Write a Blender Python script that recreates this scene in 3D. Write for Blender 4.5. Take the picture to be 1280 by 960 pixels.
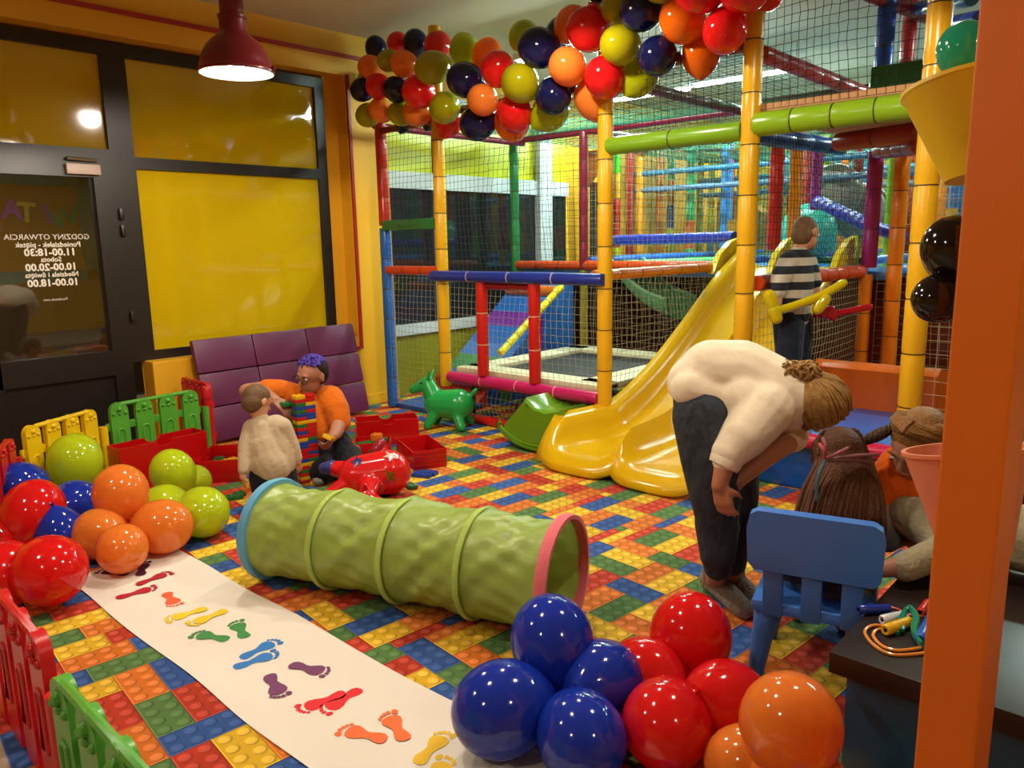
import bpy, bmesh, math, random
import numpy as np
from mathutils import Vector, Matrix, Quaternion
random.seed(7)
for o in list(bpy.data.objects): bpy.data.objects.remove(o)
SC = bpy.context.scene
COL = SC.collection
# ------------------------------------------------------------------ camera
FPX = 960.4
PITCH, ROLL, YAW = math.radians(10.49), math.radians(1.043), math.radians(42.4)
CAMZ = 1.5
_f0 = Vector((math.cos(YAW), math.sin(YAW), 0)); _r0 = Vector((math.sin(YAW), -math.cos(YAW), 0)); _d0 = Vector((0, 0, -1))
FW = math.cos(PITCH)*_f0 + math.sin(PITCH)*_d0
_d = math.cos(PITCH)*_d0 - math.sin(PITCH)*_f0
RT = math.cos(ROLL)*_r0 + math.sin(ROLL)*_d
DN = math.cos(ROLL)*_d - math.sin(ROLL)*_r0
CAM = Vector((0, 0, CAMZ))
cd = bpy.data.cameras.new('camera'); cam = bpy.data.objects.new('camera', cd); COL.objects.link(cam)
m3 = Matrix((RT, -DN, -FW)).transposed()
cam.matrix_world = Matrix.Translation(CAM) @ m3.to_4x4()
cd.sensor_fit = 'HORIZONTAL'; cd.sensor_width = 36; cd.lens = 36*FPX/1280; cd.clip_start = 0.05; cd.clip_end = 100
SC.camera = cam
def ray(px, py): return FW + RT*((px-640)/FPX) + DN*((py-480)/FPX)
def Q(px, py, depth): return CAM + ray(px, py)*depth            # photo pixel + distance along the view axis
def B(px, py, x=None, y=None, z=None):                          # photo pixel + the plane it lies on
    r = ray(px, py)
    t = (z-CAM.z)/r.z if z is not None else ((x-CAM.x)/r.x if x is not None else (y-CAM.y)/r.y)
    return CAM + r*t
def depth_of(p): return (Vector(p)-CAM).dot(FW)
# ------------------------------------------------------------------ world, exposure
w = bpy.data.worlds.new('world'); SC.world = w; w.use_nodes = True
w.node_tree.nodes['Background'].inputs[0].default_value = (0.02, 0.025, 0.04, 1)   # evening outside
w.node_tree.nodes['Background'].inputs[1].default_value = 0.15
vs = SC.view_settings
vs.view_transform = 'Standard'; vs.look = 'None'; vs.gamma = 1.0; vs.exposure = 0.4; vs.use_curve_mapping = False
LAMP_W, TUBE_W = 66.0, 45.0
# ------------------------------------------------------------------ materials
def lin(c):
    if isinstance(c, str): c = tuple(int(c[i:i+2], 16) for i in (0, 2, 4))
    return tuple(((v/255)/12.92 if v/255 <= 0.04045 else ((v/255+0.055)/1.055)**2.4) for v in c) + (1,)
MATS = {}
def mat(name, col, rough=0.5, spec=0.5, var=0.08, vscale=6, bump=0, bscale=80, metal=0, coat=0, transl=0, emit=0, sss=0, sheen=0, stretch=None, bdist=.01):
    if name in MATS: return MATS[name]
    m = bpy.data.materials.new(name); m.use_nodes = True; nt = m.node_tree; N = nt.nodes; L = nt.links
    b = N['Principled BSDF']; c = lin(col)
    b.inputs['Base Color'].default_value = c
    b.inputs['Roughness'].default_value = rough; b.inputs['Specular IOR Level'].default_value = spec
    b.inputs['Metallic'].default_value = metal; b.inputs['Coat Weight'].default_value = coat
    b.inputs['Coat Roughness'].default_value = 0.06
    if sss: b.inputs['Subsurface Weight'].default_value = sss; b.inputs['Subsurface Radius'].default_value = (.02, .008, .005)
    if sheen: b.inputs['Sheen Weight'].default_value = sheen
    tc = N.new('ShaderNodeTexCoord')
    vec = tc.outputs['Object']
    if stretch:
        mp = N.new('ShaderNodeMapping'); mp.inputs['Scale'].default_value = stretch; L.new(vec, mp.inputs[0]); vec = mp.outputs[0]
    if var:
        n = N.new('ShaderNodeTexNoise'); n.inputs['Scale'].default_value = vscale; n.inputs['Detail'].default_value = 4
        L.new(vec, n.inputs['Vector'])
        r = N.new('ShaderNodeMapRange'); r.inputs[3].default_value = 1-var; r.inputs[4].default_value = 1+var
        L.new(n.outputs[0], r.inputs[0])
        h = N.new('ShaderNodeHueSaturation'); h.inputs['Color'].default_value = c; L.new(r.outputs[0], h.inputs['Value'])
        L.new(h.outputs[0], b.inputs['Base Color'])
    if bump:
        n2 = N.new('ShaderNodeTexNoise'); n2.inputs['Scale'].default_value = bscale; n2.inputs['Detail'].default_value = 3; L.new(vec, n2.inputs['Vector'])
        bp_ = N.new('ShaderNodeBump'); bp_.inputs['Strength'].default_value = bump; bp_.inputs['Distance'].default_value = bdist
        L.new(n2.outputs[0], bp_.inputs['Height']); L.new(bp_.outputs[0], b.inputs['Normal'])
    if emit:
        b.inputs['Emission Color'].default_value = c; b.inputs['Emission Strength'].default_value = emit
    if transl:
        t = N.new('ShaderNodeBsdfTranslucent'); t.inputs[0].default_value = c
        mx = N.new('ShaderNodeMixShader'); mx.inputs[0].default_value = transl
        L.new(b.outputs[0], mx.inputs[1]); L.new(t.outputs[0], mx.inputs[2]); L.new(mx.outputs[0], N['Material Output'].inputs[0])
    MATS[name] = m
    return m
def vinyl(col): return mat('vinyl_'+col, col, .28, .5, .06, 3, .06, 25)         # padded PVC sleeves and mats
def plastic(col): return mat('plastic_'+col, col, .33, .5, .05, 4, .05, 120)
def gloss(col): return mat('gloss_'+col, col, .2, .5, .04, 3)
def latex(col, tr=.32): return mat('latex_'+col, col, .1, .55, .05, 3, 0, 0, 0, .35, tr)
def cloth(col, b=.5, sc=220): return mat('cloth_'+col, col, .9, .2, .12, 5, b, sc, sheen=.15)
def skin(col='c98d6c'): return mat('skin_'+col, col, .5, .4, .07, 9, .05, 140, sss=.12)
# ------------------------------------------------------------------ mesh builder
def perp(d):
    d = d.normalized(); a = Vector((0, 0, 1)) if abs(d.z) < .9 else Vector((1, 0, 0))
    u = d.cross(a).normalized(); return u, d.cross(u).normalized()
class MB:
    def __init__(s): s.v = []; s.f = []
    def add(s, vs_, fs):
        o = len(s.v); s.v += [tuple(p) for p in vs_]; s.f += [tuple(i+o for i in q) for q in fs]; return s
    def box(s, c, size, rot=None, bev=0):
        hx, hy, hz = size[0]/2, size[1]/2, size[2]/2; c = Vector(c); M = rot or Matrix.Identity(3)
        if bev:
            bev = min(bev, hx*.98, hy*.98, hz*.98)
            bm = bmesh.new(); bmesh.ops.create_cube(bm, size=1)
            for q in bm.verts: q.co = Vector((q.co.x*2*hx, q.co.y*2*hy, q.co.z*2*hz))
            bmesh.ops.bevel(bm, geom=bm.edges[:], offset=bev, segments=2, affect='EDGES', profile=.6)
            bm.verts.index_update()
            s.add([c + M @ q.co for q in bm.verts], [[q.index for q in f.verts] for f in bm.faces]); bm.free(); return s
        vs_ = [c + M @ Vector((x*hx, y*hy, z*hz)) for z in (-1, 1) for y in (-1, 1) for x in (-1, 1)]
        return s.add(vs_, [(0,2,3,1),(4,5,7,6),(0,1,5,4),(2,6,7,3),(0,4,6,2),(1,3,7,5)])
    def b2(s, a, b_, bev=0):
        a = Vector(a); b_ = Vector(b_); return s.box((a+b_)/2, [abs(b_[i]-a[i]) for i in range(3)], None, bev)
    def cyl(s, a, b_, r0, r1=None, n=16, caps=True):
        return s.tube([a, b_], [r0, r0 if r1 is None else r1], n, caps)
    def tube(s, pts, r, n=10, caps=True, closed=False, flat=1.0, up=None):
        pts = [Vector(p) for p in pts]; k = len(pts)
        if not hasattr(r, '__len__'): r = [r]*k
        vs_ = []; u = None
        for i, p in enumerate(pts):
            if closed: d = pts[(i+1) % k]-pts[i-1]
            else: d = pts[min(i+1, k-1)]-pts[max(i-1, 0)]
            if d.length < 1e-9: d = Vector((0, 0, 1))
            d.normalize()
            if up is not None: u = Vector(up) - d*d.dot(Vector(up)); u.normalize()
            elif u is None: u, _ = perp(d)
            else: u = u - d*d.dot(u); u.normalize()
            w_ = d.cross(u)
            for j in range(n):
                a = 2*math.pi*j/n
                vs_.append(p + u*(math.cos(a)*r[i]*flat) + w_*(math.sin(a)*r[i]))
        fs = []
        for i in range(k if closed else k-1):
            a, b_ = i*n, ((i+1) % k)*n
            for j in range(n): fs.append((a+j, a+(j+1) % n, b_+(j+1) % n, b_+j))
        if caps and not closed:
            fs.append(tuple(range(n-1, -1, -1))); fs.append(tuple((k-1)*n+j for j in range(n)))
        return s.add(vs_, fs)
    def lathe(s, prof, c=(0,0,0), axis=(0,0,1), n=24, sx=1, sy=1):
        c = Vector(c); d = Vector(axis).normalized(); u, w_ = perp(d)
        vs_ = []; fs = []
        for (r, h) in prof:
            for j in range(n):
                a = 2*math.pi*j/n; vs_.append(c + d*h + u*(math.cos(a)*r*sx) + w_*(math.sin(a)*r*sy))
        for i in range(len(prof)-1):
            for j in range(n): fs.append((i*n+j, i*n+(j+1) % n, (i+1)*n+(j+1) % n, (i+1)*n+j))
        return s.add(vs_, fs)
    def ball(s, c, r, n=16, m=10, M=None):
        if not hasattr(r, '__len__'): r = (r, r, r)
        vs_ = []; fs = []; c = Vector(c); M = M or Matrix.Identity(3)
        for i in range(m+1):
            t = math.pi*i/m
            for j in range(n):
                a = 2*math.pi*j/n
                vs_.append(c + M @ Vector((r[0]*math.sin(t)*math.cos(a), r[1]*math.sin(t)*math.sin(a), r[2]*math.cos(t))))
        for i in range(m):
            for j in range(n): fs.append((i*n+j, (i+1)*n+j, (i+1)*n+(j+1) % n, i*n+(j+1) % n))
        return s.add(vs_, fs)
    def capsule(s, a, b_, r0, r1, n=16):
        a, b_ = Vector(a), Vector(b_); d = (b_-a); L_ = d.length
        if L_ < 1e-6: return s.ball(a, r0, n, 10)
        d.normalize(); prof = []
        for i in range(6): t = math.pi/2*(1-i/5); prof.append((max(r0*math.cos(t), 1e-4), -r0*math.sin(t)))
        for i in range(6): t = math.pi/2*i/5; prof.append((max(r1*math.cos(t), 1e-4), L_ + r1*math.sin(t)))
        s.lathe(prof, a, d, n)
        k = len(s.v)-12*n
        s.f.append(tuple(k+j for j in range(n-1, -1, -1))); s.f.append(tuple(k+11*n+j for j in range(n)))
        return s
    def prism(s, poly, origin, ux, uy, thick):
        o = Vector(origin); ux = Vector(ux); uy = Vector(uy); nz = ux.cross(uy).normalized()*thick; k = len(poly)
        vs_ = [o+ux*p[0]+uy*p[1] for p in poly] + [o+ux*p[0]+uy*p[1]+nz for p in poly]
        return s.add(vs_, [tuple(range(k-1, -1, -1)), tuple(range(k, 2*k))] + [(i, (i+1) % k, k+(i+1) % k, k+i) for i in range(k)])
    def grid(s, fn, nu, nv, wrap=False):
        vs_ = [fn(i/nu, j/nv) for i in range(nu+1) for j in range(nv+1)]
        return s.add(vs_, [(i*(nv+1)+j, (i+1)*(nv+1)+j, (i+1)*(nv+1)+j+1, i*(nv+1)+j+1) for i in range(nu) for j in range(nv)])
    def xform(s, M): s.v = [tuple(M @ Vector(p)) for p in s.v]; return s
def new_obj(name, me, parent=None, kind=None):
    o = bpy.data.objects.new(name, me); COL.objects.link(o)
    if parent is not None: o.parent = parent
    if kind: o['kind'] = kind
    return o
def wpos(o):
    p = Vector((0, 0, 0))
    while o is not None: p += o.location; o = o.parent
    return p
def build(name, mb, m, parent=None, smooth=True, kind=None, angle=40, local=False, recenter=True):
    """mesh object from a builder in world coordinates; a part's vertices become relative to its (unrotated) parent"""
    me = bpy.data.meshes.new(name)
    off = Vector((0, 0, 0))
    if not local:
        if parent is not None: off = wpos(parent)
        elif recenter:
            a = np.array(mb.v); lo, hi = a.min(0), a.max(0); off = Vector(((lo[0]+hi[0])/2, (lo[1]+hi[1])/2, lo[2]))
    vv = [(p[0]-off.x, p[1]-off.y, p[2]-off.z) for p in mb.v] if off.length else mb.v
    me.from_pydata(vv, [], mb.f); me.validate(); me.update()
    me.materials.append(m)
    if smooth:
        bm = bmesh.new(); bm.from_mesh(me)
        bmesh.ops.recalc_face_normals(bm, faces=bm.faces[:])
        ca = math.radians(angle)
        for f_ in bm.faces: f_.smooth = True
        for e in bm.edges:
            if len(e.link_faces) == 2 and e.calc_face_angle(0) > ca: e.smooth = False
        bm.to_mesh(me); bm.free()
    o = new_obj(name, me, parent, kind)
    if parent is None and not local: o.location = off
    return o
def tag(o, label, cat=None, group=None, kind=None):
    if label: o['label'] = label
    if cat: o['category'] = cat
    if group: o['group'] = group
    if kind: o['kind'] = kind
    return o
def thing(name, label, cat, loc=(0,0,0), rz=0, group=None):
    o = bpy.data.objects.new(name, None); COL.objects.link(o); o.location = loc; o.rotation_euler = (0, 0, rz)
    o.empty_display_size = .1
    return tag(o, label, cat, group)
def copy_tree(o, parent=None):
    c = o.copy(); COL.objects.link(c); c.parent = parent
    for ch in o.children: copy_tree(ch, c)
    return c
def struct(name, mb, m, label, parent=None, smooth=False):
    o = build(name, mb, m, parent, smooth, 'structure' if parent is None else None)
    if label: o['label'] = label
    return o
def arc(c, r, a0, a1, n, ux, uy):
    return [Vector(c)+Vector(ux)*(r*math.cos(a0+(a1-a0)*i/n))+Vector(uy)*(r*math.sin(a0+(a1-a0)*i/n)) for i in range(n+1)]
def smooth_path(pts, n=8):
    pts = [Vector(p) for p in pts]; out = []
    for i in range(len(pts)-1):
        p0, p1, p2, p3 = pts[max(i-1, 0)], pts[i], pts[i+1], pts[min(i+2, len(pts)-1)]
        for k in range(n):
            t = k/n
            out.append(.5*((2*p1)+(p2-p0)*t+(2*p0-5*p1+4*p2-p3)*t*t+(3*p1-p0-3*p2+p3)*t**3))
    return out+[pts[-1]]
# ================================================================== the room
H = 3.3
YEL = mat('wall_yellow', 'e0a51c', .55, .4, .05, 2, .08, 30)
CEILM = mat('ceiling_paint', 'cbc0ac', .8, .3, .04, 2, .05, 40)
FRM = mat('dark_frame', '1c1614', .35, .5, .05, 5)
WHITEF = mat('white_frame', 'c9cfd0', .45, .5, .05, 5)
FX = 4.4                                          # front plane of the play frame
# carpet with printed toy-brick pattern: one mesh, each printed brick a coloured face
def carpet():
    pitch = .0605; ang = math.radians(-6); ca, sa = math.cos(ang), math.sin(ang)
    rnd = random.Random(3)
    W, D = 150, 135
    used = np.zeros((W, D), bool); cidx = -np.ones((W, D), int)
    cols = [lin(c) for c in ('ac3219', 'd0a61e', '2c4f8c', '4c6f3a', 'c66a1c')]
    verts, faces, fc, fuv = [], [], [], []
    sizes = [(1,1),(2,1),(1,2),(3,1),(1,3),(4,1),(1,4),(2,2),(2,2),(3,2),(2,3),(4,2),(2,4),(4,2),(2,4)]
    def T(x, y):
        x = x*pitch-1.2; y = y*pitch-1.4
        return (x*ca-y*sa, x*sa+y*ca+.25, 0)
    for i in range(W):
        for j in range(D):
            if used[i, j]: continue
            rnd.shuffle(sizes); best = (1, 1)
            for s in sizes[:7]:
                a, b_ = s
                if i+a <= W and j+b_ <= D and not used[i:i+a, j:j+b_].any() and a*b_ > best[0]*best[1]: best = s
            a, b_ = best; used[i:i+a, j:j+b_] = True
            nb = set(cidx[max(i-1, 0):i+a+1, max(j-1, 0):j+b_+1].ravel())
            ch = [k for k in range(5) if k not in nb] or list(range(5))
            k = rnd.choice(ch); cidx[i:i+a, j:j+b_] = k
            c = cols[k]; v = rnd.uniform(.88, 1.1); c = (c[0]*v, c[1]*v, c[2]*v, 1)
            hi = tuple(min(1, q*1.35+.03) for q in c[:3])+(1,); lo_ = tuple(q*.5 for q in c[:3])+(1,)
            e = .07
            o = [(i, j), (i+a, j), (i+a, j+b_), (i, j+b_)]
            n = [(i+e, j+e), (i+a-e, j+e), (i+a-e, j+b_-e), (i+e, j+b_-e)]
            if T(i+a/2, j+b_/2)[0] < .47 and T(i+a/2, j+b_/2)[1] < 4.2: continue
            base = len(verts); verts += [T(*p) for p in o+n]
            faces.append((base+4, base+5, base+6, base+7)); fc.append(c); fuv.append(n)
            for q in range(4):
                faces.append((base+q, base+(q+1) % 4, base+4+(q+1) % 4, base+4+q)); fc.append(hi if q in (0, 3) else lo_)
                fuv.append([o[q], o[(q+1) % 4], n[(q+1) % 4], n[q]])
    me = bpy.data.meshes.new('floor'); me.from_pydata(verts, [], faces)
    ca_ = me.color_attributes.new('print', 'FLOAT_COLOR', 'CORNER'); uv = me.uv_layers.new(name='studs')
    ca_.data.foreach_set('color', np.repeat(np.array(fc, 'f'), 4, axis=0).ravel())
    uv.data.foreach_set('uv', np.array(fuv, 'f').reshape(-1, 2).ravel())
    m = bpy.data.materials.new('printed_carpet'); m.use_nodes = True; nt = m.node_tree; N = nt.nodes; L = nt.links
    b = N['Principled BSDF']; b.inputs['Roughness'].default_value = .85; b.inputs['Specular IOR Level'].default_value = .25
    at = N.new('ShaderNodeAttribute'); at.attribute_name = 'print'
    u = N.new('ShaderNodeUVMap'); u.uv_map = 'studs'
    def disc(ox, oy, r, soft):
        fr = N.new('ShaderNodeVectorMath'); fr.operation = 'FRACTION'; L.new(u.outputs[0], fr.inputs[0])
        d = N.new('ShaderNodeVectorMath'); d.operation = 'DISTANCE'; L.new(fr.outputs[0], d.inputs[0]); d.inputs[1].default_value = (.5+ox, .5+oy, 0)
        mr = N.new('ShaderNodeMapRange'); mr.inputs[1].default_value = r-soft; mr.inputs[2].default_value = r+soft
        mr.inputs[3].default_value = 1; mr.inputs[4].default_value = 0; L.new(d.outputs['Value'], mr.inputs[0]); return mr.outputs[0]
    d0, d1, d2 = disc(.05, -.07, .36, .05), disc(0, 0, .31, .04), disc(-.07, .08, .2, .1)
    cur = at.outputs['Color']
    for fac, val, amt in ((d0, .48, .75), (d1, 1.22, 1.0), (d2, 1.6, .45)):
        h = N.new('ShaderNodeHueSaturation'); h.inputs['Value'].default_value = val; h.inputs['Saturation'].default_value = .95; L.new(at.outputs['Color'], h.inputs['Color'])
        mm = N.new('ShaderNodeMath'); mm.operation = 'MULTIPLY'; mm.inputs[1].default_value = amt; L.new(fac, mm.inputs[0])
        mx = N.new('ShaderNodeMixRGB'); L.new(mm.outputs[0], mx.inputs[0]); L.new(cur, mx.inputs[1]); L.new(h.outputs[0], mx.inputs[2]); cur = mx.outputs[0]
    nz = N.new('ShaderNodeTexNoise'); nz.inputs['Scale'].default_value = 240; tc = N.new('ShaderNodeTexCoord'); L.new(tc.outputs['Object'], nz.inputs['Vector'])
    h = N.new('ShaderNodeHueSaturation'); mr = N.new('ShaderNodeMapRange'); mr.inputs[3].default_value = .8; mr.inputs[4].default_value = 1.2
    L.new(nz.outputs[0], mr.inputs[0]); L.new(mr.outputs[0], h.inputs['Value']); L.new(cur, h.inputs['Color']); L.new(h.outputs[0], b.inputs['Base Color'])
    bu = N.new('ShaderNodeBump'); bu.inputs['Strength'].default_value = .25; bu.inputs['Distance'].default_value = .002; L.new(nz.outputs[0], bu.inputs['Height']); L.new(bu.outputs[0], b.inputs['Normal'])
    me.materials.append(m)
    o = new_obj('floor', me, None, 'structure'); o['label'] = 'carpet printed with red, yellow, blue, green and orange toy bricks'
    return o
carpet()
sl = MB(); sl.b2((-4.2, -4.2, -.12), (13.2, 8.2, -.004))
struct('floor_slab', sl, mat('slab', 'b8a898', .5, .4, .06, 3), 'plain beige floor beyond the edge of the printed carpet')
c = MB(); c.b2((-4.2, -4.2, H), (13.2, 8.2, H+.12)); struct('ceiling', c, CEILM, 'plain beige painted ceiling')
# window wall (glass plane y = 6, inner face y = 5.82)
WY, GY = 5.82, 6.0
wl = MB()
wl.b2((-4.2, WY, 2.95), (4.28, GY+.25, H))                      # lintel over door and window
wl.b2((-4.2, WY, 0), (1.30, GY+.25, 2.95))                      # beyond the door
wl.b2((4.28, WY, 0), (4.72, GY+.25, H))                         # column at the play frame
wl.b2((4.14, GY-.03, 0), (4.28, GY+.25, 2.95))                  # reveal
wl.b2((4.72, GY+.12, 2.95), (13.2, GY+.25, H))
wl.b2((7.6, GY+.02, 0), (13.2, GY+.25, 2.95))
wl.b2((4.27, WY-.012, 0), (4.72, WY, .1), .004)
struct('wall_window', wl, YEL, 'yellow painted wall and lintel around the shop window')
pa = MB(); pa.b2((2.39, WY, 0), (4.28, GY+.02, .66), .008); struct('wall_parapet', pa, YEL, 'low yellow parapet under the shop window')
pi = MB(); pi.b2((4.72, GY-.06, 0), (7.6, GY+.1, .6)); struct('wall_parapet_play', pi, mat('olive', '8c8a1c', .5, .4), 'olive painted parapet behind the play frame netting')
FILM = mat('yellow_film', 'c4a40a', .06, .5, .04, 1.2, 0, 0, 0, .6)
def pane(name, x0, x1, z0, z1, m, parent, y=GY):
    b = MB(); b.b2((x0, y-.006, z0), (x1, y+.006, z1)); return build(name, b, m, parent, False)
win = thing('window_1', 'wide shop window with yellow film panes in a dark frame', None, (3.3, GY, .66)); win['kind'] = 'structure'
fr = MB()
for a in (((2.30, GY-.04, .66), (2.475, GY+.04, 2.93)), ((4.055, GY-.04, .66), (4.145, GY+.04, 2.93)), ((2.475, GY-.04, 2.845), (4.055, GY+.04, 2.93)),
          ((2.475, GY-.04, 2.075), (4.055, GY+.04, 2.16)), ((2.475, GY-.04, .66), (4.055, GY+.04, .73))): fr.b2(*a)
build('window_frame', fr, FRM, win, False)
pane('pane', 2.475, 4.055, 2.16, 2.845, FILM, win); pane('pane', 2.475, 4.055, .73, 2.075, FILM, win)
# door with dark glass, transom with yellow film
GLS = bpy.data.materials.new('night_glass'); GLS.use_nodes = True
_b = GLS.node_tree.nodes['Principled BSDF']; _b.inputs['Base Color'].default_value = (.9, .92, .9, 1); _b.inputs['Roughness'].default_value = .02
_b.inputs['Transmission Weight'].default_value = 1; _b.inputs['IOR'].default_value = 1.75
_n = GLS.node_tree.nodes.new('ShaderNodeTexNoise'); _n.inputs['Scale'].default_value = 1.5
_m = GLS.node_tree.nodes.new('ShaderNodeMapRange'); _m.inputs[3].default_value = .01; _m.inputs[4].default_value = .03
GLS.node_tree.links.new(_n.outputs[0], _m.inputs[0]); GLS.node_tree.links.new(_m.outputs[0], _b.inputs['Roughness'])
door = thing('door_1', 'dark framed glass entrance door with opening hours lettering seen from behind', None, (1.8, GY, 0)); door['kind'] = 'structure'
df = MB()
for a in (((1.30, GY-.04, 0), (1.36, GY+.04, 2.93)), ((1.36, GY-.04, 2.845), (2.30, GY+.04, 2.93)), ((1.36, GY-.045, 2.06), (2.30, GY+.045, 2.2)),
          ((2.17, GY-.05, 0), (2.30, GY+.05, 2.06)), ((1.36, GY-.05, .58), (2.17, GY+.05, .76)), ((1.36, GY-.05, 0), (2.17, GY+.05, .08)), ((1.36, GY-.05, .08), (1.45, GY+.05, 2.06)), ((1.45, GY-.05, 2.0), (2.17, GY+.05, 2.06))): df.b2(*a)
build('door_frame', df, FRM, door, False)
b = MB(); b.b2((1.45, GY-.015, .08), (2.17, GY+.015, .58)); build('panel', b, FRM, door, False)
pane('pane', 1.45, 2.17, .76, 2.0, GLS, door); pane('transom_pane', 1.36, 2.30, 2.2, 2.845, FILM, door)
hg = MB()
for z in (1.75, 1.63, 1.0): hg.b2((2.315, GY-.075, z-.04), (2.345, GY-.05, z+.04), .006)
build('hinge', hg, FRM, door)
dc = MB(); dc.b2((1.99, GY-.09, 2.015), (2.21, GY-.045, 2.085), .005); cl = build('door_closer', dc, mat('closer_grey', 'c5aea0', .4, .5), door)
ar = MB(); ar.tube([(2.20, GY-.06, 2.115), (2.0, GY-.075, 2.12)], .012, 8); build('closer_arm', ar, mat('steel', '9a9788', .3, .5, metal=.8), cl)
LET = mat('lettering', 'ece6d6', .6, .3)
def text_mesh(s, size, font_bold=0):
    cu = bpy.data.curves.new('t', 'FONT'); cu.body = s; cu.size = size; cu.align_x = 'CENTER'; cu.extrude = .0006; cu.offset = font_bold; cu.resolution_u = 2
    ob = bpy.data.objects.new('t', cu); COL.objects.link(ob); bpy.context.view_layer.update()
    me = bpy.data.meshes.new_from_object(ob.evaluated_get(bpy.context.evaluated_depsgraph_get())); bpy.data.objects.remove(ob)
    mb = MB(); mb.v = [tuple(v.co) for v in me.vertices]; mb.f = [tuple(p.vertices) for p in me.polygons]; bpy.data.meshes.remove(me); return mb
def hours(s, px, py, size, bold=0):
    p = B(px, py, y=GY-.008); t = text_mesh(s, size, bold)
    # lettered on the outside of the glass: from indoors it reads mirrored
    t.v = [(p.x-q[0], GY-.009-q[2], p.z-size*.35+q[1]) for q in t.v]
    build('lettering', t, LET, door, False)
hours('GODZINY OTWARCIA', 60, 296, .052); hours('Poniedzia\u0142ek - pi\u0105tek', 61, 305.5, .048, .001)
hours('11.00-18:30', 63, 315, .068, .0022); hours('Sobota', 64, 324, .046, .001); hours('10.00-20.00', 64.5, 333.5, .068, .0022)
hours('Niedziela i \u015bwi\u0119ta', 65.5, 343, .046, .001); hours('10.00-18.00', 67, 353, .068, .0022); hours('Facebook.com', 69.5, 374, .026)
# outside: a dark facade, and a teal-framed board with hanging letters beyond the door glass
ob = MB(); ob.b2((-1.5, 8.6, -.1), (6.5, 8.7, 3.6)); struct('wall_outside', ob, mat('outside_wall', '4a3c26', .8, .2), 'dim brown wall outside the entrance door')
og = MB(); og.b2((-2.5, GY+.3, -.14), (7, 8.6, -.05)); struct('floor_outside', og, mat('pavement', '4a4640', .9, .2), 'dark pavement outside the entrance door')
bd = thing('notice_board', 'teal framed board hung with coloured paper letters outside the door', 'board', B(20, 350, y=6.7))
def bq(px, py): return B(px, py, y=6.7)
a0, a1, a2, a3 = bq(-60, 215), bq(112, 222), bq(122, 352), bq(-60, 356)
zt, zb, xl, xr = (a0.z+a1.z)/2, (a2.z+a3.z)/2, a0.x, (a1.x+a2.x)/2
b = MB(); b.b2((xl, 6.72, zb), (xr, 6.74, zt)); build('backing', b, mat('board_brown', '7a5f30', .7, .3), bd, False)
b = MB()
for q in (((xr-.09, 6.69, zb), (xr, 6.72, zt)), ((xl, 6.69, zb), (xl+.09, 6.72, zt)), ((xl, 6.69, zt-.07), (xr, 6.72, zt)), ((xl, 6.69, zb), (xr, 6.72, zb+.09))): b.b2(*q)
build('board_frame', b, mat('teal', '0d6470', .5, .4), bd, False)
for ch, px, py, cc, rot in (('W', 81, 272, '0f7a55', -14), ('I', 59, 267, '7d4a9a', -12), ('T', 33, 265, 'b3a54a', 4), ('A', 14, 261, '8a4aa0', 3), ('J', -8, 268, '8a4aa0', 5)):
    t = text_mesh(ch, .2, .006); p = bq(px, py); M = Matrix.Rotation(math.radians(rot), 3, 'Y')
    t.v = [tuple(Vector((p.x, 6.70, p.z)) + M @ Vector((-q[0], -q[2]*4, q[1]-.07))) for q in t.v]
    build('paper_letter', t, mat('paper_'+cc, cc, .6, .3), bd, False)
# thin red conduit along the lintel and down the column
RP = mat('red_conduit', 'a3231a', .4, .5)
cp = MB(); cp.b2((-2, WY-.025, 3.095), (4.55, WY, 3.125)); cp.b2((4.285, WY-.022, .55), (4.312, WY, 2.96)); cp.b2((4.12, WY-.022, .55), (4.285, WY, .572))
struct('trim_1', cp, RP, 'thin red conduit along the top of the yellow wall and down its column')
# inner window wall behind the play frame: white frames
wi = thing('window_2', 'white framed window with dark glass behind the play frame netting', None, (6, GY, .6)); wi['kind'] = 'structure'
wf = MB()
for a in (((4.72, GY-.09, .6), (7.6, GY+.03, .70)), ((4.72, GY-.05, 2.03), (7.6, GY+.03, 2.19)), ((7.02, GY-.09, .3), (7.24, GY+.05, 2.95)), ((5.42, GY-.05, .7), (5.54, GY+.03, 2.03)), ((4.72, GY-.05, .7), (4.8, GY+.03, 2.03)), ((4.72, GY-.05, 2.87), (7.6, GY+.03, 2.95))): wf.b2(*a)
build('window_frame', wf, WHITEF, wi, False)
LIME = mat('lime_film', 'c2c417', .25, .5, .1, 2)
for a, b_ in ((4.72, 5.42), (5.54, 7.02), (7.24, 7.6)):
    pane('pane', a, b_, .7, 2.03, mat('dark_pane', '1d2224', .05, .6, .1, 2), wi)
    pane('pane', a, b_, 2.19, 2.87, LIME, wi)
# other walls of the hall
fw = MB(); fw.b2((13.0, -4.2, 0), (13.2, 8.2, H)); struct('wall_far', fw, mat('far_wall', 'b8a424', .6, .4, .3, 1.5), 'yellow green far wall of the play hall')
rw = MB(); rw.b2((-4.2, -4.2, 0), (13.2, -4.0, H)); struct('wall_right', rw, YEL, 'yellow side wall of the hall')
bw = MB(); bw.b2((-4.2, -4.2, 0), (-4.0, 8.2, H)); struct('wall_back', bw, YEL, 'yellow back wall of the hall')
# orange pillar beside the photographer
pl = MB(); pl.b2((1.5, .232, 0), (1.66, .331, H), .004)
struct('pillar', pl, mat('orange_paint', 'dc6c04', .45, .5, .03, 2), 'narrow orange painted pillar beside the table')
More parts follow.
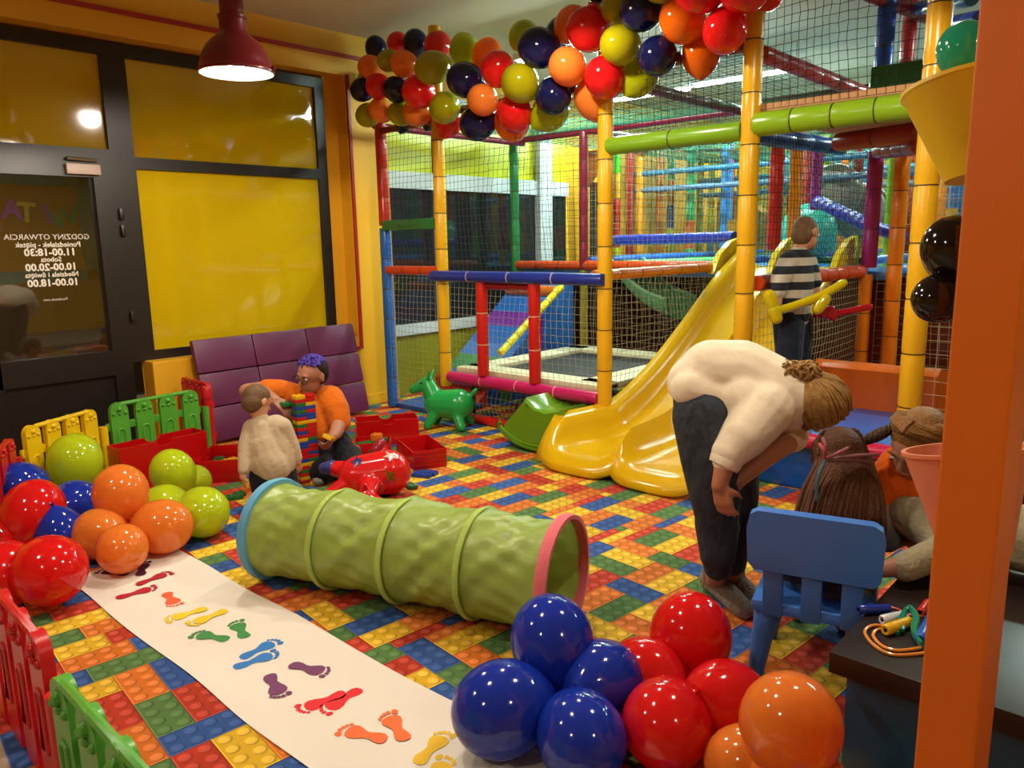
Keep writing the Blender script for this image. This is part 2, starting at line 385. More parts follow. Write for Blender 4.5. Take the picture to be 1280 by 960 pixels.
# ------------------------------------------------------------------ lamps
BULB = mat('bulb', 'fff0d8', .5, .5, 0, emit=26.0)
def pendant(x, y, zr, label, group, shade_col='6d1420', watt=LAMP_W, mr=.197):
    t = thing('pendant_lamp', label, 'lamp', (x, y, zr), 0, group)
    s = MB(); pr = [(.190, 0), (.197, .004), (.197, .014), (.190, .02), (.185, .05), (.172, .09), (.15, .13), (.12, .165), (.09, .19), (.072, .205), (.07, .21), (.07, .27), (.075, .275), (.075, .29), (.062, .30), (.062, .40), (.05, .42), (.001, .43)]
    inner = [(.001, .20), (.06, .195), (.10, .165), (.135, .13), (.16, .09), (.178, .04), (.184, .01), (.190, 0)]
    s.lathe(pr, (x, y, zr), n=40); build('shade', s, mat('lamp_'+shade_col, shade_col, .3, .5, .04, 4), t)
    s = MB(); s.lathe(inner, (x, y, zr), n=40); build('reflector', s, mat('lamp_white', 'f4f0e8', .4, .5, 0), t)
    s = MB(); s.ball((x, y, zr+.09), (.06, .06, .075), 20, 12); build('bulb', s, BULB, t)
    s = MB(); s.cyl((x, y, zr+.42), (x, y, H-.03), .008, n=8); s.cyl((x, y, H-.04), (x, y, H), .05, n=16); build('cord', s, mat('cord_dark', '2a1a1c', .5), t)
    s = MB(); s.ball((x+.198*RT.x, y+.198*RT.y, zr+.022), .014, 8, 6); build('clip', s, mat('lamp_'+shade_col, shade_col), t)
    ld = bpy.data.lights.new('lamp_light', 'SPOT'); ld.energy = watt; ld.color = (1, .88, .72); ld.spot_size = math.radians(172); ld.spot_blend = .12; ld.shadow_soft_size = .07
    lo = bpy.data.objects.new('lamp_light', ld); COL.objects.link(lo); lo.parent = t; lo.location = (0, 0, -.02)
    return t
pendant(2.24, 4.0, 2.41, 'dark red metal pendant lamp in front of the shop window', 'pendant lamps')
for x, y, z, k in ((3.35, 2.9, 2.9, 1), (1.2, 2.2, 2.62, .8), (2.9, .9, 2.75, 1), (-.2, 3.4, 2.5, .5), (-1.2, 1.4, 2.55, .4), (1.0, -1.2, 2.6, .4)):
    pendant(x, y, z, 'pendant lamp hanging from the ceiling over the carpet', 'pendant lamps out of view', watt=LAMP_W*k)
pendant(.3, 7.2, 2.5, 'unseen pendant lamp added outside the entrance door to light the board', None, watt=110)  # added out of view to brighten the notice board beyond the door glass
# ================================================================== play frame
PF = thing('play_structure', 'multi-level indoor play frame of padded tubes and netting', 'play frame', (FX, 3.0, 0))
TIE = mat('cable_tie', '3a2a18', .5, .4); TIEW = mat('cable_tie_pale', 'c9b89a', .5, .4)
def sleeve(a, b_, r, col, name='post', ties=None, tiemat=None, sub=True, n=14, gap=.27, kink=.0):
    """padded tube from a to b; foam sleeves pinched by cable ties"""
    a, b_ = Vector(a), Vector(b_); L_ = (b_-a).length; d = (b_-a)/L_
    k = max(1, round(L_/gap)); pts = []; rr = []
    for i in range(k):
        for t, q in ((.0, .93), (.06, 1), (.5, 1.0), (.94, 1)):
            pts.append(a+d*(L_*(i+t)/k)); rr.append(r*q)
    pts.append(b_); rr.append(r*.93)
    m = MB(); m.tube(pts, rr, n); o = build(name, m, vinyl(col), PF)
    if sub and ties is not False:
        tm = tiemat or TIE
        for i in range(1, k):
            p = a+d*(L_*i/k); q = MB(); q.tube([p-d*.003, p+d*.003], r*.985, n, True); build('cable_tie', q, tm, o, False)
    return o
YP, BLUE, RED, GRN, MAG, MAR, ORG, LIMEG, SKY, PURP, PINK = 'dca818', '1d5fae', 'bd1a16', '2f7f35', '9c1f78', '7a1a30', 'dc5a14', '6f9a1c', '2a86d0', '4a3fae', 'b5175a'
R = .05
PY = [5.55, 4.78, 3.13, 2.10, 1.14]
sleeve((FX+.03, 5.55, 1.66), (FX+.03, 5.55, 2.9), R, 'b02418'); sleeve((FX+.03, 5.55, .02), (FX+.03, 5.55, 1.64), R, BLUE)
for k, y in enumerate(PY[1:]): sleeve((FX, y, .02 if k else .3), (FX, y, H-.12), R+.003*k, YP, gap=.3)
def beam(y0, y1, z, col, r=.045, x=FX, tm=None, gap=.27): return sleeve((x, y0, z), (x, y1, z), r, col, 'beam', None, tm, gap=gap)
def beamx(x0, x1, y, z, col, r=.045, z1=None, gap=.27): return sleeve((x0, y, z), (x1, y, z if z1 is None else z1), r, col, 'beam', gap=gap)
X2 = 6.38
bx = MB(); bx.b2((FX-.03, 4.80, 1.615), (FX+.05, 5.52, 1.705), .01); build('beam', bx, vinyl('1f6a35'), PF)
beam(4.82, 5.52, 1.27, 'c23c1c', .04, FX+.02); beam(4.82, 5.52, 2.47, MAR, .028, FX+.02); beam(3.17, 4.74, 2.52, MAR, .028)
beam(3.10, 4.84, 1.232, '1d2f86', .045, FX-.06, TIEW, .42); beam(3.16, 4.70, .39, PINK, .048, FX-.03, TIEW, .42); beam(3.16, 4.75, .04, RED, .04, FX+.06)
for y in (4.30, 3.75): sleeve((FX-.03, y, .44), (FX-.03, y, 1.20), .047, RED, tiemat=TIEW, gap=.25)
beam(3.79, 4.26, 1.165, '8a1622', .035)
beam(2.15, 3.10, 2.115, LIMEG, .058, FX, gap=.48); beam(1.18, 2.07, 2.14, '7fa81c', .068, FX, gap=.25)
beamx(FX, X2, 3.22, 1.255, 'd4731a', .042); beamx(FX+.1, X2+.4, 2.1, 2.55, 'a81f20', .05); beamx(FX, X2, 3.15, 2.56, '7a1a28', .04)
beam(2.12, 3.15, 2.60, '6d1822', .04, FX+.05)
# trampoline bay
tr = thing('trampoline', 'trampoline with white edge padding and black bed behind netting', 'trampoline', (5.3, 3.95, 0))
m = MB(); m.b2((FX+.16, 3.22, .40), (X2-.22, 3.5, .46), .02); build('edge_pad', m, mat('cream_pad', 'd6d0ae', .5), tr)
for q in (((FX+.16, 4.5, .40), (X2-.22, 4.74, .46)), ((FX+.08, 3.22, .40), (FX+.32, 4.74, .46)), ((X2-.42, 3.22, .40), (X2-.18, 4.74, .46))):
    m = MB(); m.b2(*q, .02); build('edge_pad', m, mat('cream_pad', 'd6d0ae', .5), tr)
m = MB(); m.b2((FX+.3, 3.45, .41), (X2-.4, 4.55, .425)); build('bed', m, mat('tramp_bed', '1c2024', .7), tr, False)
for x in (FX+.2, X2-.3):
    for y in (3.3, 4.66): m = MB(); m.cyl((x, y, 0), (x, y, .41), .022); build('leg', m, mat('steel_dark', '33353a', .4, metal=.6), tr)
# platforms
def platform(x0, x1, y0, y1, z, col, t=.07, name='platform'):
    m = MB(); m.b2((x0, y0, z-t), (x1, y1, z), .012); return build(name, m, vinyl(col), PF)
platform(X2+.06, 8.3, 1.9, 3.10, 1.22, '2a6aa6'); platform(X2, 12.5, 3.2, 5.6, 1.22, '2a6aa6'); platform(8.3, 12.5, -1.5, 3.2, 1.22, '2f7f9a')
m = MB(); m.b2((FX+.02, 1.2, 2.19), (X2, 2.06, 2.255)); build('platform', m, mat('ply', 'b98a5c', .6, .3, .15, 8, stretch=(1, 12, 1)), PF)
m = MB(); m.b2((FX+.9, 1.22, 2.255), (FX+.98, B(1088, 95, x=FX+.9).y, B(1125, 78, x=FX+.9).z), .01); build('pad', m, vinyl('1f6a3a'), PF)
# far posts and beams: second plane and further rows
def vp(px, py0, py1, x, col, r=.05, cols=None):
    a, b_ = B(px, py0, x=x), B(px, py1, x=x)
    z1 = min(a.z, H-.05); z0 = b_.z; y = (a.y+b_.y)/2
    if cols:
        for i, c_ in enumerate(cols):
            za = z1+(z0-z1)*i/len(cols); zb = z1+(z0-z1)*(i+1)/len(cols); sleeve((x, y, zb+.004), (x, y, za-.004), r, c_, sub=False, n=10)
    else: sleeve((x, y, z0), (x, y, z1), r, col, sub=(x < 6.6), n=12)
sleeve((X2, 4.80, 1.22), (X2, 4.80, 2.56), .048, MAR); sleeve((X2, 4.80, .02), (X2, 4.80, 1.2), .045, '8a7a16')
sleeve((X2, 5.74, .9), (X2, 5.74, 2.6), .05, '1f7a40'); sleeve((X2+.1, 3.13, .02), (X2+.1, 3.13, 2.6), .05, '641428')
sleeve((X2, 2.02, 1.25), (X2, 2.02, 2.14), .058, MAG); sleeve((X2, 1.83, .45), (X2, 1.83, 2.1), .055, 'e07a10'); sleeve((X2-.05, 2.02, .3), (X2-.05, 2.02, 1.2), .05, 'dd8012')
beam(3.15, 4.78, 1.25, 'cc4a1c', .05, X2); beam(4.82, 5.72, 1.25, 'cc4a1c', .045, X2); beamx(FX, X2, 5.6, 2.52, MAR, .03); beam(3.15, 5.7, 2.56, MAR, .035, X2)
beam(3.2, 5.7, 2.58, '7a2438', .03, 8.3); beam(2.1, 3.1, 2.6, '651522', .03, X2)
vp(770, 185, 340, 7.4, None, .05, ['3ad01c', 'e8a512', 'c01c16', 'c01c16', 'd8d01c'])
vp(800, 185, 345, 8.4, 'd98a14'); vp(838, 195, 345, 9.6, None, .05, ['1f9a6a', 'b0541c', '3a3a9a', 'c8c832', '9aa83a'])
vp(863, 170, 345, 8.8, None, .055, ['17a080', '1f9a5a', '1f9a5a', 'd05a14', '2aa86a']); vp(889, 190, 330, 10.5, None, .05, ['a8b81c', 'd8a51c', 'd8c81c', '2a8ac0'])
vp(911, 175, 320, 9.6, None, .05, ['7a6ad0', '1f7ad0', '2a8ad0', '8a8a9a']); vp(760, 190, 345, 7.7, 'b0401c'); vp(787, 190, 345, 8.3, '8a1c1c')
vp(970, 172, 312, 7.0, 'c8201a', .065); vp(993, 176, 345, 6.9, 'e8860f', .055); vp(1009, 180, 300, 8.2, '8a1c1c', .05); vp(1021, 182, 262, 7.4, 'a02a90', .05)
vp(1070, 185, 320, 9.2, 'a8202a', .055); vp(1112, 190, 345, 7.6, '7aa81c', .04); vp(1158, 290, 340, 8.2, '8a1c4a', .06); vp(1020, 265, 330, 8.8, '1f8a5a', .06)
vp(940, 160, 320, 10.2, '2aa89a', .05); vp(1045, 185, 300, 11, '2a9ac0', .06); vp(825, 160, 345, 9.2, 'c86a1c', .05); vp(875, 160, 345, 10.4, '7a7a1c', .05)
a, b_ = B(768, 300, x=7.0), B(918, 296, x=6.5); sleeve(a, b_, .05, '2540c0', 'beam', n=12)
a, b_ = B(735, 333, x=6.9), B(905, 328, x=7.4); sleeve(a, b_, .06, '2f9a4a', 'beam', n=12)
for z, c_ in ((2.58, '3a2a3a'), (2.1, '4a6a8a'), (1.25, '3a8a5a'), (2.3, '2a6a8a')):
    for x in (8.4, 10.2, 11.8): beam(-1.5, 5.6, z, c_, .035, x, gap=1.2)
for y in (4.8, 3.15, 2.1, .6):
    for z, c_ in ((2.58, '5a1a28'), (1.3, '2a6ac0')): beamx(X2+.1, 12.4, y, z, c_, .035, gap=1.2)
# blue twisted rail and red rail around the boy's landing
a, b_ = B(1022, 252, x=7.2), B(1090, 283, x=6.5); sleeve(a, b_, .055, '2a3ac0', 'beam', gap=.12); 
a, b_ = B(1095, 285, x=6.6), B(1128, 295, x=6.4); sleeve(a, b_, .05, '3a3ac0', 'beam')
beamx(FX+.05, X2-.05, 2.05, 1.226, 'c8441a', .048, gap=.2)
beamx(FX+.06, FX+.42, 2.05, 1.226, '7a2a18', .05, gap=.4)
beam(1.2, 2.05, .325, 'c0164a', .045, FX-.02); beamx(X2, 8.4, 1.83, 1.22, '1f6ac8', .045)
a, b_ = B(935, 168, x=FX+.5), B(1052, 184, x=X2); sleeve(a, b_, .06, '17459a', 'beam'); 
a, b_ = B(1048, 178, x=5.3), B(1150, 165, x=5.0); sleeve(a, b_, .06, '8f1418', 'beam')
a, b_ = B(1098, 190, x=6.0), B(1150, 183, x=5.0); sleeve(a, b_, .05, '8f1418', 'beam')
# upper deck posts and rails seen over the front net
a = B(1107, 40, x=5.8); sleeve((5.8, a.y, 2.26), (5.8, a.y, H-.06), .06, '1a4fc8'); a = B(1136, 45, x=6.32); sleeve((6.32, a.y, 2.26), (6.32, a.y, H-.06), .05, 'c83a3a')
a, b_ = B(1085, -8, x=5.6), B(1170, 25, x=6.4); sleeve(a, b_, .05, '8a2f34', 'beam'); a, b_ = B(1140, 12, x=6.2), B(1215, -2, x=5.4); sleeve(a, b_, .045, '1f6ac8', 'beam')
a, b_ = B(1175, 31, x=6.2), B(1225, 22, x=5.6); sleeve(a, b_, .045, '1a4fc8', 'beam')
a, b_ = B(625, 442, y=4.76), B(702, 358, y=4.76); sleeve(a, b_, .035, 'd8c81c', 'beam', gap=.14)
# nets
NETD = mat('net_cord', '4a4438', .8, .2, .1, 20); NETL = mat('net_cord_pale', 'a89a78', .8, .2, .1, 20); NETG = mat('net_cord_green', '3f8a6c', .8, .2, .1, 20); NETK = mat('net_cord_black', '1a1816', .8, .2, .1, 20)
def net(o, u, v, cell, m, r=.0016, sag=.012, diag=False, seed=0):
    o, u, v = np.array(o, float), np.array(u, float), np.array(v, float)
    lu, lv = np.linalg.norm(u), np.linalg.norm(v); nu, nv = max(2, int(lu/cell)), max(2, int(lv/cell))
    rg = np.random.RandomState(seed+int(lu*100)); nn = np.cross(u/lu, v/lv)
    G = np.zeros((nu+1, nv+1, 3)); a = np.linspace(0, 1, nu+1); b_ = np.linspace(0, 1, nv+1)
    G += o + a[:, None, None]*u + b_[None, :, None]*v
    bul = np.sin(np.pi*a)[:, None]*np.sin(np.pi*b_)[None, :]
    G += nn*(bul*sag*4)[:, :, None]
    ph = rg.rand(4)*6
    wob = np.sin(a*7+ph[0])[:, None]*np.sin(b_*5+ph[1])[None, :]*cell*.35
    G += (u/lu)*wob[:, :, None]*bul[:, :, None] + rg.randn(nu+1, nv+1, 3)*cell*.05*bul[:, :, None]
    S = []
    if diag:
        for d in (1, -1):
            for k in range(-nv, nu+1):
                p = [(k+j if d > 0 else k+nv-j, j) for j in range(nv+1)]; p = [q for q in p if 0 <= q[0] <= nu]
                if len(p) > 1: S.append(np.array([G[q] for q in p]))
    else:
        S += [G[i] for i in range(nu+1)] + [G[:, j] for j in range(nv+1)]
    e1, e2 = u/lu, v/lv
    V, Fc, off = [], [], 0
    for P in S:
        k = len(P); d = P[-1]-P[0]; d = d/(np.linalg.norm(d)+1e-9); w1 = np.cross(d, nn)
        ring = [w1*r, (-w1*.5+nn*.87)*r, (-w1*.5-nn*.87)*r]
        V.append(np.stack([P+q for q in ring], 1).reshape(-1, 3))
        i = (np.arange(k-1)*3)[:, None]
        for a_, c_ in ((0, 1), (1, 2), (2, 0)): Fc.append(np.concatenate([i+a_, i+c_, i+c_+3, i+a_+3], 1)+off)
        off += 3*k
    V = np.concatenate(V)-np.array(PF.location); Fc = np.concatenate(Fc)
    me = bpy.data.meshes.new('net'); me.vertices.add(len(V)); me.vertices.foreach_set('co', V.astype('f').ravel())
    me.loops.add(Fc.size); me.loops.foreach_set('vertex_index', Fc.astype('i').ravel()); me.polygons.add(len(Fc))
    me.polygons.foreach_set('loop_start', (np.arange(len(Fc))*4).astype('i')); me.polygons.foreach_set('loop_total', np.full(len(Fc), 4, 'i'))
    me.update(calc_edges=True); me.materials.append(m)
    return new_obj('net', me, PF, 'stuff')
net((FX, 5.5, .06), (0, -.68, 0), (0, 0, 1.2), .05, NETL); net((FX, 5.5, 1.3), (0, -.68, 0), (0, 0, 1.16), .05, NETD)
net((FX, 4.74, 1.28), (0, -1.57, 0), (0, 0, 1.23), .052, NETD, sag=.02); net((FX, 4.74, .44), (0, -1.57, 0), (0, 0, .75), .052, NETL); net((FX+.06, 4.74, .07), (0, -1.57, 0), (0, 0, .3), .052, NETL)
net((FX+.05, 3.18, .46), (1.85, 0, 0), (0, 0, .76), .055, NETL); net((FX+.05, 3.16, 1.3), (1.95, 0, 0), (0, 0, 1.24), .052, NETD)
net((FX, 3.08, 2.19), (0, -.92, 0), (0, 0, .95), .048, NETK, .0018); net((FX, 2.06, 2.22), (0, -.88, 0), (0, 0, .95), .046, NETK, .0018)
net((FX+.06, 2.05, 1.28), (1.9, 0, 0), (0, 0, .84), .042, NETK, .0017); net((FX+.06, 2.05, .40), (1.9, 0, 0), (0, 0, .8), .05, NETL)
net((X2, 5.7, 1.3), (0, -.9, 0), (0, 0, 1.24), .055, NETD); net((X2, 4.75, 1.32), (0, -1.55, 0), (0, 0, 1.2), .055, NETL); net((X2+.08, 3.1, 1.65), (0, -1.0, 0), (0, 0, .9), .06, NETD)
net((7.0, 3.2, 1.28), (0, -1.1, 0), (0, 0, 1.2), .06, NETL, diag=True); net((FX, 1.1, .1), (0, -1.2, 0), (0, 0, 2.0), .07, NETL, .002)
net((X2, 1.95, .4), (0, -1.8, 0), (0, 0, 1.7), .06, NETL); net((X2-.1, 4.75, .46), (0, -1.55, 0), (0, 0, .7), .06, NETL)
for x, mm in ((8.4, NETG), (10.2, NETL)):
    net((x, 5.6, 1.25), (0, -6.6, 0), (0, 0, 1.3), .085, mm, .0022)
net((X2+.1, 4.8, 1.25), (5.8, 0, 0), (0, 0, 1.3), .09, NETL, .0022); net((X2+.1, 3.13, 1.25), (5.8, 0, 0), (0, 0, 1.3), .09, NETG, .0022)
net((FX+.05, 2.1, 2.58), (1.95, 0, 0), (0, 3.5, 0), .06, NETG, .002, -.02); net((X2, 1.0, 2.58), (6, 0, 0), (0, 4.7, 0), .09, NETG, .003, -.03)
# soft play below and behind
def soft(name, m, col): return build(name, m, vinyl(col), PF)
m = MB(); m.b2((FX+.05, 4.84, 0), (FX+.5, 5.56, .05), .015); soft('mat', m, '1d55a0')
ra, rb = Vector((FX+.42, 0, .03)), Vector((X2-.1, 0, 1.18)); cols = ['a8281c', '1d5fae', '2a7a3a', '1d5fae', '1d5fae', '6a2a8a', '1d5fae', '2a6fc0', '2a6fc0']
for i, c_ in enumerate(cols):
    p, q = ra.lerp(rb, i/len(cols)), ra.lerp(rb, (i+1)/len(cols)); m = MB()
    m.add([(p.x, 4.86, 0), (q.x, 4.86, 0), (q.x, 4.86, q.z), (p.x, 4.86, p.z), (p.x, 5.55, 0), (q.x, 5.55, 0), (q.x, 5.55, q.z), (p.x, 5.55, p.z)], [(0,1,2,3),(7,6,5,4),(3,2,6,7),(0,4,5,1),(0,3,7,4),(1,5,6,2)])
    soft('ramp_segment', m, c_)
for t in (.12, .82):
    p = ra.lerp(rb, t); m = MB(); m.capsule((p.x, 4.9, p.z+.03), (p.x, 5.5, p.z+.03), .055, .055); soft('ramp_roll', m, 'c8641a' if t > .5 else '9a1f1c')
m = MB(); m.b2((FX+.03, 1.2, 0), (5.3, 2.02, .30), .03); m2 = soft('step_block', m, '1450a0')
m = MB(); m.b2((FX+.03, 1.2, .30), (5.3, 2.02, .36), .02); soft('mat', m, '1d5cb0')
m = MB(); pr_ = [(5.28, .36), (5.28, .62), (5.36, .66), (5.62, .60), (6.2, .44), (6.2, .0), (5.28, 0)]
m.prism([(p, q) for p, q in pr_], (0, 2.0, 0), (1, 0, 0), (0, 0, 1), .78); soft('step_block', m, 'c85a08')
m = MB(); m.b2((FX+.5, .2, 0), (FX+.58, 1.08, .75), .02); soft('pad', m, '6a1216'); m = MB(); m.b2((FX+.1, .2, .3), (FX+.5, 1.0, .4), .02); soft('mat', m, '1d5cb0')
m = MB(); m.b2((X2+.5, -.5, 0), (X2+.56, 3.0, 1.15)); soft('pad', m, '5a1410'); m = MB(); m.b2((X2+.7, 3.0, 0), (X2+.78, 5.6, 1.15)); soft('pad', m, '33140e')
m = MB(); m.b2((9, -1, 1.22), (9.1, 1.5, 2.0)); soft('pad', m, '2a9a9a')
for px, py, x, c_, r in ((1042, 240, 8.6, '8a7a74', .3), (1075, 265, 9.0, '9a8a8a', .32), (1030, 225, 9.6, 'c8b01c', .25), (1050, 215, 11.5, '2a9ac0', .5), (1010, 290, 8.2, '2a9a8a', .3)):
    p = B(px, py, x=x); m = MB(); m.ball(p, (r*.6, r, r), 18, 12); soft('bag', m, c_)
a = B(850, 300, x=10.6); m = MB(); m.prism([(0, 0), (1.6, 0), (1.6, .9), (1.3, .9)], (10.6, a.y-2.2, 1.22), (0, 1, 0), (0, 0, 1), .3); soft('pad', m, 'c88a1c')
for k in range(26):
    x = random.uniform(8.6, 12.4); y = random.uniform(-1.0, 5.4); z0 = 1.22
    sleeve((x, y, z0), (x, y, 2.58), .045, random.choice(['c8a01c', '1f8a4a', '2a7ac0', 'b02a1c', 'd0701c', '8a2a7a', '9ab01c']), sub=False, n=8, gap=.4)
for k in range(14):
    x = random.uniform(9, 12.6); y = random.uniform(.5, 5.2); w_ = random.uniform(.2, .6); h_ = random.uniform(.3, 1.0); m = MB()
    m.b2((x, y, 1.22), (x+.08, y+w_, 1.22+h_), .02); soft('pad', m, random.choice(['a8a01c', 'c8881c', '1f7a8a', '8a2a1c', '3a8a3a', '2a5a9a']))
for k, (y0, c_) in enumerate(((1.0, 'd05a10'), (3.4, '2a8a9a'), (4.4, 'c8a51c'))):
    m = MB(); m.b2((8.5+k*.9, y0, 2.0), (8.58+k*.9, y0+.7, 2.5), .02); soft('pad', m, c_)
a, b_ = B(732, 240, x=X2+.4), B(760, 187, x=X2+.4)
m = MB(); m.prism([(0, 0), (a.y-b_.y, .3), (a.y-b_.y, b_.z-a.z), (0, b_.z-a.z)], (X2+.4, a.y, a.z), (0, -1, 0), (0, 0, 1), .06); soft('pad', m, 'd86a10')
m = MB(); m.b2((X2+.45, b_.y+.04, 1.22), (X2+.5, a.y-.02, a.z+.1)); soft('pad', m, '24282e')
# open green chute slide behind the trampoline
gs = thing('chute_slide', 'translucent green chute slide curving down behind the trampoline', 'slide', B(830, 400, x=X2+.5))
pts = [B(783, 352, x=X2+.25), B(800, 372, x=X2+.3), B(822, 390, x=X2+.35), B(850, 402, x=X2+.4)]
pth = smooth_path(pts, 6); m = MB()
def chute(u, v):
    p = pth[min(int(u*(len(pth)-1)+.5), len(pth)-1)]; a_ = math.pi*(.05+.9*v)
    return p + Vector((.22*math.cos(a_), -.05*math.cos(a_), .28-.26*math.sin(a_)))
m.grid(chute, len(pth)-1, 10); build('chute', m, mat('green_chute', '74d89c', .15, .5, .04, 3, transl=.45), gs)
def rim(v):
    return [chute(i/(len(pth)-1), v) for i in range(len(pth))]
for v in (0, 1): m = MB(); m.tube(rim(v), .016, 8); build('rim', m, gloss('8fe0b0'), gs)
# fluorescent tubes on the play hall ceiling
TUBEM = mat('tube_glow', 'dcfff0', .5, .5, 0, emit=85.0)
def tubelight(x, y, L_, rz, label):
    t = thing('tube_light', label, 'lamp', (x, y, H-.25), 0, 'fluorescent lamps on the play hall ceiling')
    d = Vector((math.cos(rz), math.sin(rz), 0))*L_/2; c0 = Vector((x, y, H-.20)); R_ = Matrix.Rotation(rz, 3, 'Z')
    s = MB(); s.box(c0, (L_, .12, .06), R_, .006); build('housing', s, mat('tube_housing', 'd8dcd8', .5), t)
    for q in (-.4, .4): s = MB(); s.cyl(c0+d*q*2, c0+d*q*2+Vector((0, 0, .2)), .005, n=6); build('hanger', s, mat('steel', '9a9788'), t)
    s = MB(); s.cyl(c0-d*.96+Vector((0,0,-.045)), c0+d*.96+Vector((0,0,-.045)), .018, n=10); build('tube', s, TUBEM, t)
    ld = bpy.data.lights.new('tube_glow', 'AREA'); ld.shape = 'RECTANGLE'; ld.size = L_; ld.size_y = .08; ld.energy = TUBE_W; ld.color = (.78, 1, .9)
    lo = bpy.data.objects.new('tube_glow', ld); COL.objects.link(lo); lo.parent = t; lo.location = (0, 0, -.07); lo.rotation_euler = (0, 0, rz)
p = B(935, 97, z=H-.25)
tubelight(p.x, p.y, 1.2, math.pi/2, 'lit fluorescent tube above the upper deck of the play frame')
for k, (x, y) in enumerate(((5.4, 4.2), (7.6, 4.9), (9.2, 1.2), (9.6, 3.6), (11.6, 2.2), (11.6, 4.8), (6.6, .2))):
    tubelight(x, y, 1.2, math.pi/2, 'fluorescent tube on the ceiling above the play frame')
# ================================================================== slide
sd = thing('slide', 'wide yellow double-lane wave slide under the green beam', 'slide', (4.9, 2.65, 0))
EDGE = [(6.42, 1.44), (5.93, 1.20), (5.31, .81), (4.86, .56), (4.445, .40), (4.07, .335), (3.9, .27), (3.80, .20)]
BED = [(6.42, 1.24), (5.93, .98), (5.31, .585), (4.86, .32), (4.445, .165), (4.07, .11), (3.9, .10), (3.80, .085)]
def interp(tab, x):
    for (xa, za), (xb, zb) in zip(tab, tab[1:]):
        if xb <= x <= xa:
            t = (xa-x)/(xa-xb); t = t; return za+(zb-za)*t
    return tab[0][1] if x > tab[0][0] else tab[-1][1]
def smooth_tab(tab):
    p = smooth_path([Vector((a, 0, b)) for a, b in tab], 6); return [(q.x, q.z) for q in p]
EDGE_S, BED_S = smooth_tab(EDGE), smooth_tab(BED)
SY0, SY1 = 3.16, 2.14
def slide_surf(u, v):
    # u along the run, v across both lanes; lane ends bulge forward
    k = (v*2) % 1 if v < 1 else 1; c_ = abs(2*k-1)
    end = 3.78 + .07*c_**3
    x = 6.42+(end-6.42)*u
    fl_ = min(1, max(0, (4.42-x)/.35)); y = (SY0-.10+.2*fl_)*(1-v)+(SY1+.05-.08*fl_)*v
    zb, ze = interp(BED_S, x), interp(EDGE_S, x)
    outer = (v < .5 and k < .5) or (v >= .5 and k >= .5)
    h = (ze-zb)*(c_**4)*(1.0 if outer else .8)
    if x < 4.06: h *= max(.22, (x-3.80)/.26)
    z = zb+h
    if u > .955: z -= ((u-.955)/.045)**2*.075
    if outer and c_ > .92: y += (1 if v < .5 else -1)*(c_-.92)/.08*.05; 
    if outer and c_ > .97: z -= (c_-.97)/.03*.03
    return Vector((x, y, max(z, .012)))
m = MB(); m.grid(slide_surf, 70, 48); so = build('chute', m, mat('slide_yellow', 'cfa508', .2, .5, .04, 2, .03, 8), sd, angle=60)
md = so.modifiers.new('solid', 'SOLIDIFY'); md.thickness = .03; md.offset = 0
def wing(px, x, yc):
    m = MB(); pr_ = [(-.42, 0), (-.3, .16), (-.1, .27), (.08, .30), (.2, .24), (.24, .1), (.22, 0)]
    m.prism(pr_, (x, yc, 1.20), (1, 0, 0), (0, 0, 1), .05); build('side_wing', m, mat('wing_yellow', 'e0c412', .3, .5, .04, 3), sd)
wing(0, 6.42, 3.2); wing(0, 6.42, 2.7); wing(0, 6.42, 2.2)
m = MB(); m.b2((4.2, 2.6, 0), (4.28, 2.7, .16)); m.b2((5.6, 2.55, 0), (5.68, 2.75, .72)); build('support', m, mat('steel_dark', '33353a'), sd)
# ================================================================== rocker
rk = thing('rocker_toy', 'green plastic rocker toy standing beside the yellow slide', 'rocker', B(662, 572, x=4.06))
pts = [(655, 503), (667, 516), (684, 522), (702, 519), (704, 572), (690, 575), (672, 573), (652, 567), (637, 557), (626, 545), (626, 538), (640, 522)]
w3 = [B(*p, x=4.06) for p in pts]; zmin = min(q.z for q in w3)
poly = [(-q.y, q.z-zmin+.004) for q in w3]
def crescent(x0, x1, sc):
    m = MB(); cy = sum(p[0] for p in poly)/len(poly); cz = sum(p[1] for p in poly)/len(poly)
    k = len(poly); rings = []
    for t, s_ in ((0, .9), (.08, 1.0), (.5, 1.0), (.92, 1.0), (1, .9)):
        rings.append([Vector((x0+(x1-x0)*t, -((p[0]-cy)*s_*sc+cy), max((p[1]-cz)*s_*sc+cz, .004))) for p in poly])
    vs_ = [p for r in rings for p in r]; fs = [tuple(range(k))] + [tuple(range(4*k, 5*k))[::-1]]
    for i in range(4):
        for j in range(k): fs.append((i*k+j, i*k+(j+1) % k, (i+1)*k+(j+1) % k, (i+1)*k+j))
    m.add(vs_, fs); return m
build('body', crescent(4.06, 4.40, .97), gloss('5f8f1c'), rk, angle=35)
lo = [w3[i] for i in (4, 5, 6, 7, 8, 9, 10)]
m = MB(); m.tube(smooth_path([(4.052, q.y, q.z-zmin+.03) for q in lo], 4), .016, 8); build('rocker_rim', m, gloss('4c7c18'), rk)
m = MB(); m.tube(smooth_path([(4.052, q.y, q.z-zmin+.055) for q in lo], 4), .006, 6); build('groove_rib', m, gloss('6fa024'), rk)
m = MB(); m.ball(B(658, 507, x=4.045), .007, 8, 6); build('bolt', m, mat('bolt_dark', '1c1c16'), rk)
